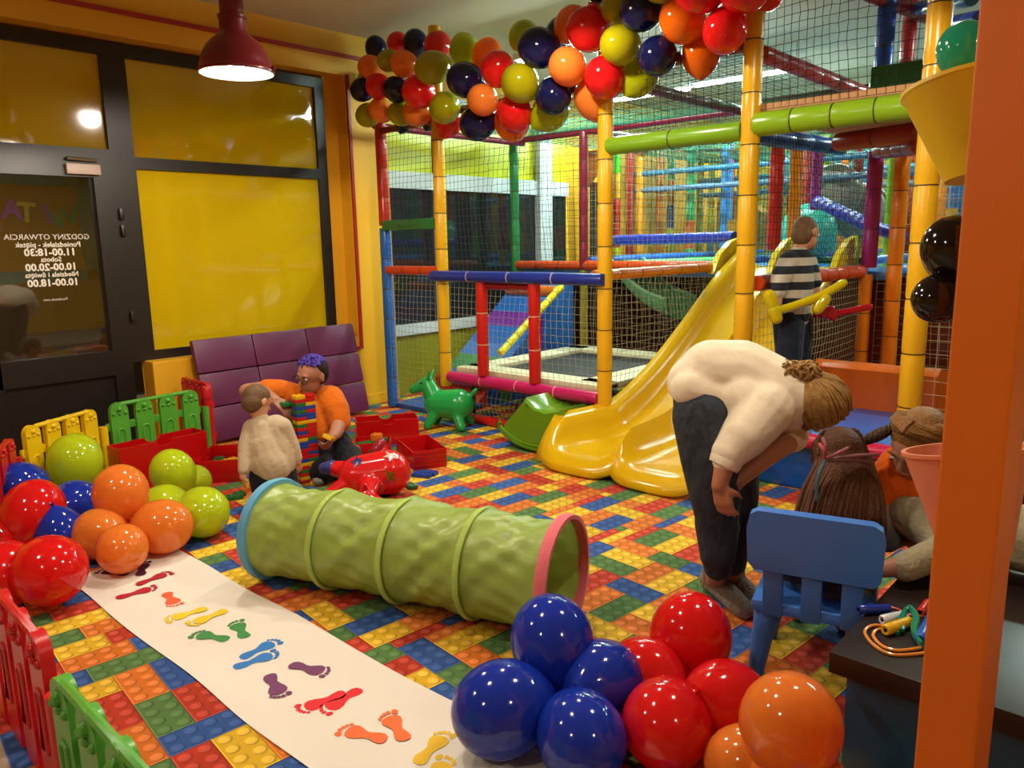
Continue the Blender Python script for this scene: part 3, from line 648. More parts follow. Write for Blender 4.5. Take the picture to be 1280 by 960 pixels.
# ================================================================== paper runner with footprints
rn = thing('paper_runner', 'long white paper runner printed with pairs of coloured footprints', 'paper runner', (1.31, 2.4, 0))
def sheet(u, v):
    y = 3.78+(0.9-3.78)*u; x = 1.06+.5*v
    return Vector((x+.006*math.sin(u*19), y, .003+.0015*(1+math.sin(u*31+v*3))))
m = MB(); m.grid(sheet, 60, 8); o = build('paper', m, mat('runner_paper', 'e4dcd0', .7, .3, .03, 3, .1, 12), rn)
def foot_poly(right):
    s = 1 if right else -1
    out = [(0, 0), (.028, .006), (.042, .03), (.040, .06), (.030, .09), (.030, .115), (.046, .145), (.056, .17), (.05, .195), (.025, .21), (-.005, .212), (-.03, .2), (-.04, .18), (-.036, .15), (-.022, .12), (-.014, .09), (-.026, .05), (-.03, .025), (-.02, .006)]
    toes = [(-.030, .232, .0165), (.0, .240, .0115), (.021, .236, .0105), (.038, .226, .0095), (.052, .211, .009)]
    return [(s*x, y-.12) for x, y in out], [(s*x, y-.12, r) for x, y, r in toes]
PRINTS = [((158, 718), (126, 714), '4a1a22', 1), ((177, 718), (181, 704), '4a1c38', 0), ((172, 731), (212, 716), 'a8202c', 0), ((146, 747), (193, 734), 'b01f30', 1), ((209, 741), (221, 756), 'e0603c', 1),
          ((257, 761), (211, 775), 'e2c62c', 1), ((280, 763), (240, 779), 'e2c62c', 0), ((284, 800), (243, 793), '3f8a48', 1), ((308, 797), (296, 777), '3f8a48', 0),
          ((303, 823), (346, 802), '2f78c4', 0), ((293, 834), (344, 816), '2f78c4', 1), ((362, 831), (408, 842), '743a66', 0), ((338, 844), (353, 868), '743a66', 1),
          ((429, 866), (376, 886), 'dc1f2a', 0), ((449, 863), (408, 889), 'dc1f2a', 1), ((480, 925), (428, 913), 'ee6c34', 1), ((508, 924), (486, 892), 'ee6c34', 0), ((522, 955), (560, 917), 'e6ba20', 0), ((533, 985), (553, 954), 'e6ba20', 1)]
for a, b_, c_, rt in PRINTS:
    A, T_ = B(*a, z=.006), B(*b_, z=.006); d = T_-A; L_ = d.length/.255; d.normalize(); n = Vector((d.y, -d.x, 0)); mid = (A+T_)/2
    L_ = min(max(L_, .68), .95)
    out, toes = foot_poly(rt); m = MB()
    m.add([mid+n*(x*L_)+d*(y*L_)+Vector((0, 0, .0008)) for x, y in out], [tuple(range(len(out)))])
    for x, y, r in toes: m.add([mid+n*((x+r*math.cos(k*math.pi/5))*L_)+d*((y+r*1.15*math.sin(k*math.pi/5))*L_)+Vector((0, 0, .0008)) for k in range(10)], [tuple(range(10))])
    fo = build('footprint', m, mat('ink_'+c_, c_, .6, .3, .04), rn, False)
# ================================================================== crawl tunnel
L0, R0_ = B(347, 661, z=.212), B(704, 721, z=.228)
tn = thing('crawl_tunnel', 'green fabric crawl tunnel with a blue and a pink end ring', 'tunnel', (L0+R0_)/2 - Vector((0, 0, .22)))
ax = (R0_-L0); AL = ax.length; ax.normalize(); sdv = Vector((0, 0, 1)).cross(ax).normalized(); upv = ax.cross(sdv)
rg = random.Random(5); ph = [rg.uniform(0, 6) for _ in range(12)]
def tun(u, v, rad=None):
    a = 2*math.pi*v; s_ = u*4; near = abs(s_-round(s_)); seg = s_-int(s_)
    r = (.212+.010*u) - .012*math.sin(math.pi*min(seg, 1))
    ridge = .008*math.exp(-(near/.035)**2)
    wr = sum(.0022*math.sin(k*2.3*s_+ (3+k)*a + ph[k]) for k in range(1, 9)) + .004*math.sin(9*a+14*s_+ph[9])*math.sin(math.pi*seg) + .003*math.sin(17*a-9*s_+ph[10])*math.sin(math.pi*seg)
    p = L0.lerp(R0_, u); rr = r+ridge+wr*(.35+math.sin(math.pi*seg))
    q = p + sdv*(math.cos(a)*rr) + upv*(math.sin(a)*rr)
    q += sdv*.02*math.sin(math.pi*u)
    if math.sin(a) > .3 : q += Vector((0, 0, -.012*math.sin(math.pi*seg)*math.sin(a)))
    q.z = max(q.z, .003)
    return q
m = MB(); m.grid(lambda u, v: tun(u, v), 96, 72); build('fabric', m, mat('tunnel_nylon', '98b050', .38, .5, .06, 4, .12, 60, transl=.18), tn, angle=80)
def hoop(u, r, rt, col, w_=.03, name='end_ring'):
    c0 = L0.lerp(R0_, u); m = MB(); nn = 48; prof = [(r-rt, -w_), (r+rt, -w_), (r+rt*1.6, 0), (r+rt, w_), (r-rt, w_), (r-rt*1.4, 0)]
    vs_ = []; fs = []
    for j in range(nn):
        a = 2*math.pi*j/nn; dr = sdv*math.cos(a)+upv*math.sin(a)
        for rr, h in prof: q = c0+dr*rr+ax*h; q.z = max(q.z, .002); vs_.append(q)
    for j in range(nn):
        for i in range(6): fs.append((j*6+i, j*6+(i+1) % 6, ((j+1) % nn)*6+(i+1) % 6, ((j+1) % nn)*6+i))
    m.add(vs_, fs); return build(name, m, cloth(col, .2, 150), tn)
hoop(-.004, .222, .009, '5fa0c4', .02); hoop(1.0, .232, .008, 'e0707a', .022)
for u in (.25, .5, .75): hoop(u, .214+.01*u, .004, 'a2bc58', .012, 'hoop_seam')
# ================================================================== folding gym mat leaning on the parapet
gm = thing('gym_mat', 'purple padded folding mat leaning against the window parapet', 'mat', (3.45, 5.62, 0))
for i in range(3):
    for j in range(3):
        t0, t1 = Vector((0, 5.60, .02)), Vector((0, 5.79, .80)); d = t1-t0; w_ = 1.5/3; x0 = 2.66+i*w_
        c0 = t0+d*((j+.5)/3); ang = math.atan2(d.y, d.z); M = Matrix.Rotation(-ang, 3, 'X')
        m = MB(); m.box((x0+w_/2, c0.y-.03, c0.z), (w_-.004, .06, d.length/3-.004), M, .018); build('pad', m, mat('purple_vinyl', '5f1f48', .4, .5, .06, 3, .1, 20), gm)
# ================================================================== balloons
BC = {'red': 'e61a1e', 'blue': '1a38b4', 'yellow': 'b4bc10', 'orange': 'f48a36', 'green': '22a884', 'black': '181214', 'navy': '12184a', 'olive': 'b0a80e', 'lime': 'c4d820', 'tangerine': 'e66a10'}
PROF = [(.0005, 1.0), (.18, .985), (.38, .925), (.58, .815), (.76, .65), (.9, .435), (.975, .22), (1.0, 0.0), (.985, -.2), (.935, -.4), (.84, -.6), (.7, -.79), (.52, -.965), (.33, -1.10), (.17, -1.19), (.07, -1.24), (.04, -1.26)]
KN = [(.04, -1.26), (.05, -1.28), (.075, -1.30), (.05, -1.315), (.06, -1.33), (.10, -1.36), (.0005, -1.35)]
BMESH = {}
def balloon(pos, r, col, axis, label, group, knot=True):
    """axis points from the knot to the crown"""
    q = Vector((0, 0, 1)).rotation_difference(Vector(axis).normalized())
    if col not in BMESH:
        a = MB(); a.lathe(PROF, n=32); b_ = MB(); b_.lathe(KN, n=12)
        o1 = build('balloon', a, latex(BC[col]), None, local=True); o2 = build('knot', b_, latex(BC[col]), None, local=True)
        BMESH[col] = (o1.data, o2.data); bpy.data.objects.remove(o1); bpy.data.objects.remove(o2)
    o = new_obj('balloon', BMESH[col][0]); o.location = pos; o.scale = (r, r, r*1.09); o.rotation_mode = 'QUATERNION'; o.rotation_quaternion = q
    tag(o, label, 'balloon', group)
    if knot: new_obj('knot', BMESH[col][1], o)
    return o
def on_floor(px, py, wpx):
    r = ray(px, py); R_ = CAMZ/(1-r.z*2*FPX/wpx); return CAM+r*(2*R_*FPX/wpx), R_
def relax(L_, rounds=40, keep=.96):
    """neighbours that would share space slide apart along the line of sight"""
    for _ in range(rounds):
        for i in range(len(L_)):
            for k in range(i):
                a, b_ = L_[i], L_[k]; pa, pb = Q(a[0], a[1], a[5]), Q(b_[0], b_[1], b_[5]); ra, rb_ = a[2]*a[5]/FPX/2, b_[2]*b_[5]/FPX/2
                ov = (ra+rb_)*keep-(pa-pb).length
                if ov > 0: s_ = 1 if a[5] >= b_[5] else -1; a[5] += s_*ov*.25; b_[5] -= s_*ov*.25
def cluster(items, group, where):
    L_ = [[px, py, wpx, col, 0, D_*FPX/wpx+dd] for (px, py, wpx, D_, col, dd) in items]; relax(L_, 12, .95)
    cs = [Q(q[0], q[1], q[5]) for q in L_]; items = [(q[0], q[1], q[2], q[2]*q[5]/FPX, q[3], 0) for q in L_]
    hub = sum(cs, Vector())/len(cs)
    zs = [q.z for q in cs]
    for (it, p) in zip(items, cs):
        top = len(items) > 1 and p.z == max(zs)
        r = it[3]/2; p = p.copy(); ax_ = p-hub
        if ax_.length < .05: ax_ = Vector((0, 0, 1))
        if p.z < r*1.02: rr_ = ray(it[0], it[1]); p = CAM+rr_*((r*1.02-CAMZ)/rr_.z)
        nm = {'lime': 'yellow green', 'navy': 'dark blue'}.get(it[4], it[4])
        balloon(p, r*.985, it[4], ax_, ('topmost %s balloon %s' if top else ('lower %s balloon %s' if len(items) > 1 else '%s balloon %s')) % (nm, where), group)
cluster([(690, 800, 106, .27, 'blue', 0), (627, 886, 120, .28, 'blue', 0), (727, 922, 113, .26, 'blue', 0), (752, 853, 98, .26, 'blue', .1)], 'blue balloons by the tunnel', 'in the blue cluster beside the pink tunnel ring')
cluster([(863, 795, 103, .27, 'red', .05), (805, 842, 84, .23, 'red', .1), (833, 905, 108, .26, 'red', 0), (910, 880, 90, .25, 'red', .1)], 'red balloons by the blue cluster', 'in the red cluster next to the blue balloons')
cluster([(988, 905, 127, .255, 'orange', 0), (932, 955, 95, .21, 'orange', 0), (1000, 985, 110, .23, 'orange', .15)], 'orange balloons by the table', 'in the orange cluster in front of the low table')
cluster([(151, 616, 67, .27, 'orange', 0), (124, 667, 58, .25, 'orange', .12), (153, 686, 62, .236, 'orange', 0), (204, 658, 69, .272, 'orange', 0)], 'orange balloons on the runner end', 'in the orange cluster at the end of the paper runner')
cluster([(216, 590, 55, .25, 'lime', .05), (254, 640, 63, .27, 'lime', 0), (203, 638, 60, .26, 'lime', .12), (243, 602, 40, .20, 'lime', .2)], 'yellow green balloons behind the orange ones', 'in the yellow green cluster behind the orange balloons')
cluster([(94, 576, 65, .29, 'lime', .2)], 'lime balloon', 'in front of the yellow fence panel')
cluster([(26, 610, 66, .28, 'blue', .1), (94, 630, 54, .26, 'blue', .15), (78, 671, 52, .24, 'blue', .1)], 'blue balloons by the red cluster', 'in the blue cluster behind the red balloons')
cluster([(42, 638, 74, .29, 'red', 0), (4, 668, 62, .27, 'red', .05), (62, 713, 89, .30, 'red', 0), (2, 720, 80, .28, 'red', .1)], 'red balloons at the runner', 'in the red cluster beside the runner end')
GAR = [  # x, y, width px, colour, layer (0 front, 1 back)
 (470,60,28,'navy',1),(497,53,26,'red',1),(519,54,32,'navy',1),(547,56,34,'red',1),(580,62,38,'yellow',1),(609,66,36,'orange',1),(655,46,40,'yellow',1),(700,40,36,'navy',1),(715,30,44,'orange',1),
 (445,102,22,'olive',1),(453,112,30,'navy',0),(463,84,30,'orange',0),(486,76,28,'olive',0),(473,108,32,'red',0),(505,80,34,'orange',0),(495,112,32,'navy',0),(540,85,42,'olive',0),(523,115,42,'red',0),
 (460,144,30,'olive',0),(476,138,30,'orange',0),(500,142,30,'olive',0),(522,140,36,'orange',0),(505,152,24,'navy',1),(537,150,22,'navy',1),(556,135,40,'olive',0),(562,152,34,'red',1),
 (581,100,44,'navy',0),(622,86,44,'red',0),(603,125,39,'orange',0),(597,154,44,'navy',0),(650,104,48,'olive',0),(643,142,46,'red',0),(640,152,46,'orange',1),(673,60,50,'navy',0),(709,83,47,'orange',0),
 (692,120,47,'navy',0),(688,140,46,'yellow',1),(735,37,54,'red',0),(775,56,50,'olive',0),(755,97,50,'red',0),(742,122,50,'orange',1),(772,8,44,'olive',1),(802,12,54,'navy',0),(800,95,48,'yellow',1),(822,70,50,'navy',0),
 (853,24,58,'tangerine',0),(876,66,50,'tangerine',1),(906,38,56,'red',0),(873,-14,60,'red',0),(930,-16,62,'red',0),(755,12,44,'red',1),(826,-26,56,'yellow',0),(960,-8,40,'red',1),(905,-40,56,'orange',1),(762,-22,52,'navy',1)]
GB = []
for px, py, wpx, col, back in GAR:
    gx = 4.22 - .12*max(0, (px-600)/340) + (.2 if back else 0)
    if px > 690: gx += .04
    GB.append([px, py, wpx, col, back, depth_of(B(px, py, x=gx))])
relax(GB)
for px, py, wpx, col, back, dp in GB:
    p = Q(px, py, dp); r = wpx*dp/FPX/2*.98
    ax_ = Vector((-.75, random.uniform(-.5, .5), random.uniform(-.5, .5))) if not back else Vector((random.uniform(-.2, .6), random.uniform(-.6, .6), random.uniform(.2, 1)))
    if px < 520: p.y = min(p.y, WY-r*1.3-.02)
    p.z = min(p.z, H-r*1.12)
    nm = {'navy': 'dark blue', 'olive': 'yellow green', 'tangerine': 'bright orange'}.get(col, col)
    zone = 'at the yellow wall end of the garland' if px < 522 else ('in the garland above the first yellow post' if px < 625 else ('in the garland between two yellow posts' if px < 735 else 'at the high end of the garland by the green beam'))
    balloon(p, r, col, ax_, '%s balloon %s' % (nm, zone), 'balloon garland on the play frame', False)
# ================================================================== plastic fence panels
def fence(A, Bv, zt, col, label, npk=4, face=1, rail_top=True):
    A, Bv = Vector(A), Vector(Bv); t = thing('play_fence', label, 'fence', (A+Bv)/2, 0, 'plastic play fence panels'); d = Bv-A; L_ = d.length; d.normalize(); n = Vector((-d.y, d.x, 0))*face
    pm = plastic(col); zv = Vector((0, 0, 1)); pw = L_/npk*.7
    for i in range(npk):
        c0 = A+d*(L_*(i+.5)/npk); hw = pw/2
        out = [(-hw, .015), (hw, .015)] + [(hw*math.cos(a*math.pi/8), zt-hw+hw*math.sin(a*math.pi/8)) for a in range(9)]
        m = MB(); m.prism(out, c0-n*.022, d, zv, .034 if (d.cross(zv)).dot(n) > 0 else -.034)
        pk = build('picket', m, pm, t, angle=35)
        o2 = [(-hw*.4, zt*.3), (hw*.4, zt*.3)] + [(hw*.4*math.cos(a*math.pi/6), zt*.62+hw*.4*math.sin(a*math.pi/6)) for a in range(7)]
        m = MB(); k = len(o2); ring = [(c0+d*x+zv*z+n*.0135) for x, z in o2]
        m.tube(ring, .006, 6, closed=True); build('moulding', m, pm, pk)
        m = MB()
        for (x, z, r) in ((0, zt-hw*.75, .018), (-.03, zt-hw*1.2, .012), (.0, zt-hw*1.25, .012), (.03, zt-hw*1.2, .012)): m.ball(c0+d*(x*pw/.09)+zv*z+n*.012, r*pw/.12, 8, 6)
        build('embossed_flower', m, pm, pk)
    for z in (zt*.28, zt*.70):
        m = MB(); m.box((A+Bv)/2+zv*z-n*.018, (L_*1.0, .022, .05), Matrix((d, n, zv)).transposed(), .006); build('rail', m, pm, t)
    m = MB(); m.tube([A+d*.06+zv*(zt-.05), A+d*.1+zv*(zt-.012), Bv-d*.1+zv*(zt-.012), Bv-d*.06+zv*(zt-.05)], .014, 8)
    build('top_rail', m, pm, t)
    m = MB(); m.cyl(Bv+zv*.02+d*.03, Bv+zv*(zt*.74)+d*.03, .026, n=12); build('hinge_post', m, pm, t)
    return t
fence((1.80, 5.18, 0), (2.46, 5.24, 0), .52, '4f9a30', 'green plastic fence panel with rounded pickets behind the red box', face=-1)
fence((1.24, 4.88, 0), (1.74, 5.14, 0), .52, 'e0b80c', 'yellow plastic fence panel beside the dark door', face=-1)
fence((2.54, 5.26, 0), (2.56, 5.74, 0), .54, 'b8141c', 'red plastic fence panel against the purple mat', face=1)
fence((.90, 4.34, 0), (1.18, 4.80, 0), .50, 'c01a1c', 'red plastic fence panel behind the blue balloons', face=-1)
fence((.555, 2.86, 0), (.535, 2.14, 0), .50, 'c81420', 'red plastic fence panel along the carpet edge beside the green one', face=-1)
fence((.505, 2.02, 0), (.495, 1.30, 0), .50, '56a83c', 'light green plastic fence panel along the carpet edge by the runner', face=-1)
m = MB(); m.cyl((2.515, 5.25, 0), (2.515, 5.25, .50), .03, n=14); m.lathe([(.036, .44), (.036, .50), (.028, .52), (.001, .525)], (2.515, 5.25, 0), n=14); o = build('fence_post', m, plastic('b8141c')); tag(o, 'red plastic fence corner post with a round cap', 'fence post')
# ================================================================== red storage boxes and toy bricks
def bin_(name, c0, L_, W_, H_, rz, label, notch=True, ribs=False, tilt=0, grp='red plastic storage boxes'):
    t = thing(name, label, 'box', c0, rz, grp); th = .008; pm = gloss('b40c10')
    def wall(a, b_, nm):
        m = MB(); m.b2(a, b_, .002); return build(nm, m, pm, t, local=True)
    m = MB(); m.b2((-L_/2, -W_/2, 0), (L_/2, W_/2, th)); build('bottom', m, pm, t, local=True)
    for s_ in (-1, 1):
        if notch:
            out = [(-L_/2, 0), (L_/2, 0), (L_/2, H_), (.05, H_)]+[(.05*math.cos(a*math.pi/6), H_-.035*math.sin(a*math.pi/6)) for a in range(1, 6)]+[(-.05, H_), (-L_/2, H_)]
            m = MB(); m.prism(out, (0, s_*(W_/2)-(th if s_ > 0 else 0)+th, 0), (1, 0, 0), (0, 0, 1), th); build('side_panel', m, pm, t, local=True, smooth=False)
        else: wall((-L_/2, s_*W_/2-th/2, 0), (L_/2, s_*W_/2+th/2, H_), 'side_panel')
        wall((s_*L_/2-th/2, -W_/2, 0), (s_*L_/2+th/2, W_/2, H_), 'end_panel')
    if ribs:
        for k in range(4):
            for s_ in (-1, 1): m = MB(); m.b2((-L_/2, s_*(W_/2+.006)-.005, H_*(.2+.22*k)), (L_/2, s_*(W_/2+.006)+.005, H_*(.2+.22*k)+.008)); build('rib', m, pm, t, local=True)
    t.rotation_euler = (tilt, 0, rz); return t
BRICKCOL = {'r': 'b81418', 'y': 'd8a80e', 'b': '16409a', 'g': '1a6a34', 'o': 'd8741a'}
_bm = {}
def brick_mesh(nx, ny, c_, h=.0235, p=.032):
    k = (nx, ny, c_, h)
    if k not in _bm:
        m = MB(); m.b2((-nx*p/2+.0004, -ny*p/2+.0004, 0), (nx*p/2-.0004, ny*p/2-.0004, h-.0003), .0012)
        for i in range(nx):
            for j in range(ny): m.cyl(((i-(nx-1)/2)*p, (j-(ny-1)/2)*p, h-.001), ((i-(nx-1)/2)*p, (j-(ny-1)/2)*p, h+.0045), .0095, n=8)
        o = build('brick', m, plastic(BRICKCOL[c_]), None, local=True); _bm[k] = o.data; bpy.data.objects.remove(o)
    return _bm[k]
def loose(pos, c_, rz, label, group, n=(4, 2), rx=0, h=.0235):
    o = new_obj('toy_brick', brick_mesh(n[0], n[1], c_, h)); o.location = pos; o.rotation_euler = (rx, 0, rz); return tag(o, label, 'toy brick', group)
CN = {'r': 'red', 'y': 'yellow', 'b': 'blue', 'g': 'green', 'o': 'orange'}
bA = bin_('storage_box', (1.99, 4.88, 0), .56, .17, .31, math.radians(4), 'large red storage box with a notched rim in front of the green fence')
bB = bin_('storage_box', (2.38, 4.78, 0), .40, .28, .15, math.radians(50), 'red storage box of bricks beside the toddler', False)
bC = bin_('storage_box', (3.60, 4.60, 0), .46, .20, .19, math.radians(-33), 'red storage box with a notched rim behind the two small ones')
bD = bin_('storage_box', (3.28, 4.36, 0), .25, .22, .12, math.radians(-40), 'small red storage box filled with mixed bricks', False)
bE = bin_('storage_box', (3.41, 3.99, 0), .23, .42, .13, math.radians(-24), 'open red storage box with ridged sides and one green brick inside', False, True)
rb = random.Random(11)
for k in range(12):
    c_ = rb.choice('rrygbo'); q = Matrix.Rotation(math.radians(50), 3, 'Z') @ Vector((rb.uniform(-.13, .13), rb.uniform(-.08, .08), 0))
    loose(Vector((2.38, 4.78, .012+.022*(k//4)))+q, c_, rb.uniform(0, 3), '%s toy brick in the box beside the toddler' % CN[c_], 'bricks in the box beside the toddler', rb.choice([(4, 2), (2, 2)]))
for k in range(14):
    c_ = rb.choice('gygbrg'); q = Matrix.Rotation(math.radians(-40), 3, 'Z') @ Vector((rb.uniform(-.07, .07), rb.uniform(-.06, .06), 0))
    loose(Vector((3.28, 4.36, .012+.02*(k//3)))+q, c_, rb.uniform(0, 3), '%s toy brick in the filled small box' % CN[c_], 'bricks in the filled small box', rb.choice([(4, 2), (2, 2)]))
loose((3.30, 4.34, .115), 'o', .4, 'orange toy brick on top of the filled small box', None, (2, 2), h=.045)
loose((3.41, 3.97, .01), 'g', .7, 'green toy brick lying in the ridged red box', None, (2, 2), .5, h=.04)
for px, py, c_, n, wh in ((365, 605, 'o', (2, 2), 'by the toddler'), (312, 604, 'y', (4, 2), 'by the toddler'), (318, 606, 'r', (2, 2), 'by the toddler'), (290, 622, 'g', (4, 2), 'by the toddler'), (299, 618, 'g', (2, 2), 'by the toddler'), (308, 612, 'o', (2, 2), 'by the toddler'),
                   (503, 590, 'y', (4, 2), 'by the ridged box'), (504, 596, 'b', (2, 2), 'by the ridged box'), (496, 578, 'o', (2, 2), 'by the ridged box'), (498, 583, 'b', (2, 2), 'by the ridged box'), (528, 594, 'b', (4, 2), 'by the ridged box'), (540, 592, 'b', (2, 2), 'by the ridged box'), (253, 592, 'y', (4, 2), 'by the large red box'), (262, 588, 'y', (2, 2), 'by the large red box'), (393, 604, 'y', (2, 2), 'by the man'), (400, 601, 'o', (4, 2), 'by the man')):
    loose(B(px, py, z=.01)*1.0 - Vector((0, 0, .01)), c_, rb.uniform(0, 3), '%s toy brick lying on the carpet %s' % (CN[c_], wh), 'loose bricks on the carpet', n)
tw0 = B(378, 607, z=0)
tw = thing('brick_tower', 'tall tower of coloured toy bricks between the man and the toddler', 'brick tower', (2.60, 4.17, 0), math.radians(-8))
seq = 'yrygyrybyrrbbyryrgyrrgbgrryr'
for j in range(25):
    for i in range(2):
        c_ = seq[(j+i*3) % len(seq)] if rb.random() < .7 else rb.choice('rygb')
        o = new_obj('brick', brick_mesh(4, 2, c_, .0225), tw)
        s_ = -.032+.064*i
        o.location = (s_, 0, .0225*j) if j % 2 else (0, s_, .0225*j); o.rotation_euler = (0, 0, math.pi/2 if j % 2 else 0)
for i, c_ in enumerate('gyr'):
    o = new_obj('brick', brick_mesh(2, 2, c_, .0225), tw); o.location = (-.09+.012*i, .03-.03*i, .0225*(23-i*.0)) if i == 0 else (.032*(i*2-3), -.032, .0225*25)
# ================================================================== inflatable hopper animals
def blob(parts, vox, name, m, parent=None, smooth_it=6, keep=None, decimate=None):
    """one continuous surface grown over overlapping capsules and balls"""
    mb = MB()
    for p in parts:
        if p[0] == 'c': mb.capsule(p[1], p[2], p[3], p[4], 14)
        elif p[0] == 'e': mb.ball(p[1], p[2], 18, 12, p[3] if len(p) > 3 else None)
    me = bpy.data.meshes.new('tmp'); me.from_pydata(mb.v, [], mb.f); me.update()
    ob = bpy.data.objects.new('tmp', me); COL.objects.link(ob)
    md = ob.modifiers.new('r', 'REMESH'); md.mode = 'VOXEL'; md.voxel_size = vox; md.use_smooth_shade = True
    sm = ob.modifiers.new('s', 'SMOOTH'); sm.iterations = smooth_it; sm.factor = .5
    bpy.context.view_layer.update()
    res = bpy.data.meshes.new_from_object(ob.evaluated_get(bpy.context.evaluated_depsgraph_get()))
    bpy.data.objects.remove(ob); bpy.data.meshes.remove(me)
    n = len(res.vertices); a = np.empty(n*3, 'f'); res.vertices.foreach_get('co', a); a = a.reshape(-1, 3)
    if keep is not None: a = keep(a)
    off = np.array(wpos(parent)) if parent is not None else np.array([(a[:, 0].min()+a[:, 0].max())/2, (a[:, 1].min()+a[:, 1].max())/2, a[:, 2].min()])
    res.vertices.foreach_set('co', (a-off).astype('f').ravel()); res.update()
    res.materials.clear(); res.materials.append(m); res.name = name
    res.polygons.foreach_set('use_smooth', [True]*len(res.polygons))
    o = new_obj(name, res, parent)
    if parent is None: o.location = off
    return o
gh = thing('hopper_horse', 'green inflatable hopper horse standing by the play frame', 'hopper toy', (4.22, 4.55, 0))
hx = Vector((4.2, 4.56, 0)); fd = Vector((-.45, .89, 0)).normalized(); sdx = Vector((fd.y, -fd.x, 0)); zv = Vector((0, 0, 1))
def hp(f_, s_, z): return hx+fd*f_+sdx*s_+zv*z
pt = [('c', hp(.08, 0, .20), hp(-.10, 0, .20), .115, .13), ('c', hp(.10, 0, .22), hp(.17, 0, .37), .09, .055), ('c', hp(.17, 0, .37), hp(.29, 0, .31), .055, .04)]
for f_, s_ in ((.12, .09), (.12, -.09), (-.14, .10), (-.14, -.10)): pt.append(('c', hp(f_*.8, s_*.7, .12), hp(f_*1.15, s_*1.15, .035), .05, .036))
pt += [('c', hp(.14, .035, .42), hp(.13, .055, .475), .018, .01), ('c', hp(.14, -.035, .42), hp(.13, -.055, .475), .018, .01), ('c', hp(-.20, 0, .27), hp(-.25, 0, .325), .022, .02)]
GH = gloss('1f9a48'); blob(pt, .009, 'body', GH, gh, 8)
for s_ in (1, -1): m = MB(); m.ball(hp(.205, s_*.046, .375), .010, 10, 8); build('eye', m, mat('eye_dark', '101010', .2), gh)
rh = thing('hopper_cow', 'red inflatable hopper cow with a blue star lying on its side by the tunnel', 'hopper toy', (2.72, 3.72, 0))
c0 = B(460, 593, z=.13); c0.z = -.012; fr = Vector((RT.x, RT.y, 0)).normalized(); fk = Vector((FW.x, FW.y, 0)).normalized()
def rp(a, b_, z): return c0+fr*a*.92+fk*b_*.92+zv*z*.92
pt = [('c', rp(-.06, 0, .145), rp(.13, .02, .16), .125, .14), ('c', rp(-.08, .02, .16), rp(-.25, .05, .19), .075, .045), ('c', rp(.06, .12, .22), rp(.08, .14, .30), .05, .035), ('c', rp(.04, -.08, .12), rp(.03, -.24, .08), .08, .05), ('c', rp(.03, -.22, .08), rp(.12, -.30, .05), .05, .038),
      ('c', rp(.17, -.02, .12), rp(.285, -.06, .09), .03, .022), ('c', rp(-.10, -.05, .12), rp(-.22, -.12, .07), .06, .04)]
blob(pt, .009, 'body', gloss('c81418'), rh, 8)
m = MB(); m.capsule(rp(-.245, .05, .19), rp(-.30, .06, .185), .048, .036); build('hoof', m, gloss('3a3f7a'), rh)
m = MB(); m.capsule(rp(.28, -.06, .09), rp(.315, -.065, .085), .026, .02); build('hoof', m, gloss('2a5a2a'), rh)
m = MB(); m.capsule(rp(.05, .125, .29), rp(.07, .14, .325), .042, .036); build('hoof', m, gloss('8a1c2a'), rh)
def star(c_, nrm, r, mat_, name):
    u, v = perp(Vector(nrm)); m = MB(); n = Vector(nrm).normalized()
    m.add([Vector(c_)+n*.004]+[Vector(c_)+(u*math.cos(k*math.pi/5)+v*math.sin(k*math.pi/5))*(r if k % 2 == 0 else r*.45)-n*(.004 if k % 2 == 0 else 0) for k in range(10)], [(0, 1+k, 1+(k+1) % 10) for k in range(10)]); build(name, m, mat_, rh, False)
star(rp(-.05, -.068, .264), (rp(-.05, -.068, .264)-rp(-.05, 0, .15)), .05, gloss('34306a'), 'star_print'); star(rp(.16, -.05, .293), rp(.16, -.05, .293)-rp(.13, .02, .16), .045, gloss('d8b0a0'), 'star_print'); star(rp(.16, -.123, .175), rp(.16, -.123, .175)-rp(.14, .02, .16), .05, gloss('6a4a14'), 'star_print')
for a in (.02, .12): m = MB(); m.capsule(rp(a, -.235, .115), rp(a+.01, -.26, .165), .02, .008); build('ear', m, gloss('a01014'), rh)
m = MB(); m.capsule(rp(.14, -.30, .075), rp(.235, -.32, .07), .014, .007); build('horn', m, gloss('d8a01c'), rh)
m = MB(); m.ball(rp(.005, -.274, .105), .014, 10, 8); e = build('eye', m, mat('eye_white', 'e8dcd0', .3), rh); m = MB(); m.ball(rp(.003, -.284, .106), .008, 8, 6); build('pupil', m, mat('eye_dark', '101010'), e)
# ================================================================== children's chair, table, skipping ropes
CB = mat('chair_blue', '3c74c8', .35, .5, .04, 4)
ch = thing('kids_chair', "blue plastic children's chair with slatted backrest under the girl", 'chair', (2.52, .90, 0), math.radians(15))
def lp(name, m, mm, par=None): return build(name, m, mm, par or ch, local=True)
bk = [(-.20, .43), (-.205, .55), (-.195, .60), (-.17, .615), (.17, .615), (.195, .60), (.205, .55), (.20, .43), (.18, .405), (-.18, .405)]
m = MB(); m.prism(bk, (-.155, 0, .02), (0, 1, 0), (-.10, 0, 1), .036); lp('backrest', m, CB)
for y in (-.12, .0, .12): m = MB(); m.box((-.165, y, .36), (.032, .062, .20), Matrix.Rotation(-.1, 3, 'Y'), .004); lp('back_slat', m, CB)
m = MB(); m.box((.01, 0, .285), (.36, .38, .045), None, .018); lp('seat', m, CB)
for sx in (-1, 1):
    for sy in (-1, 1): m = MB(); m.cyl((.01+sx*.17, sy*.17, 0), (.01+sx*.135, sy*.14, .27), .024, .042, 16); lp('leg', m, CB)
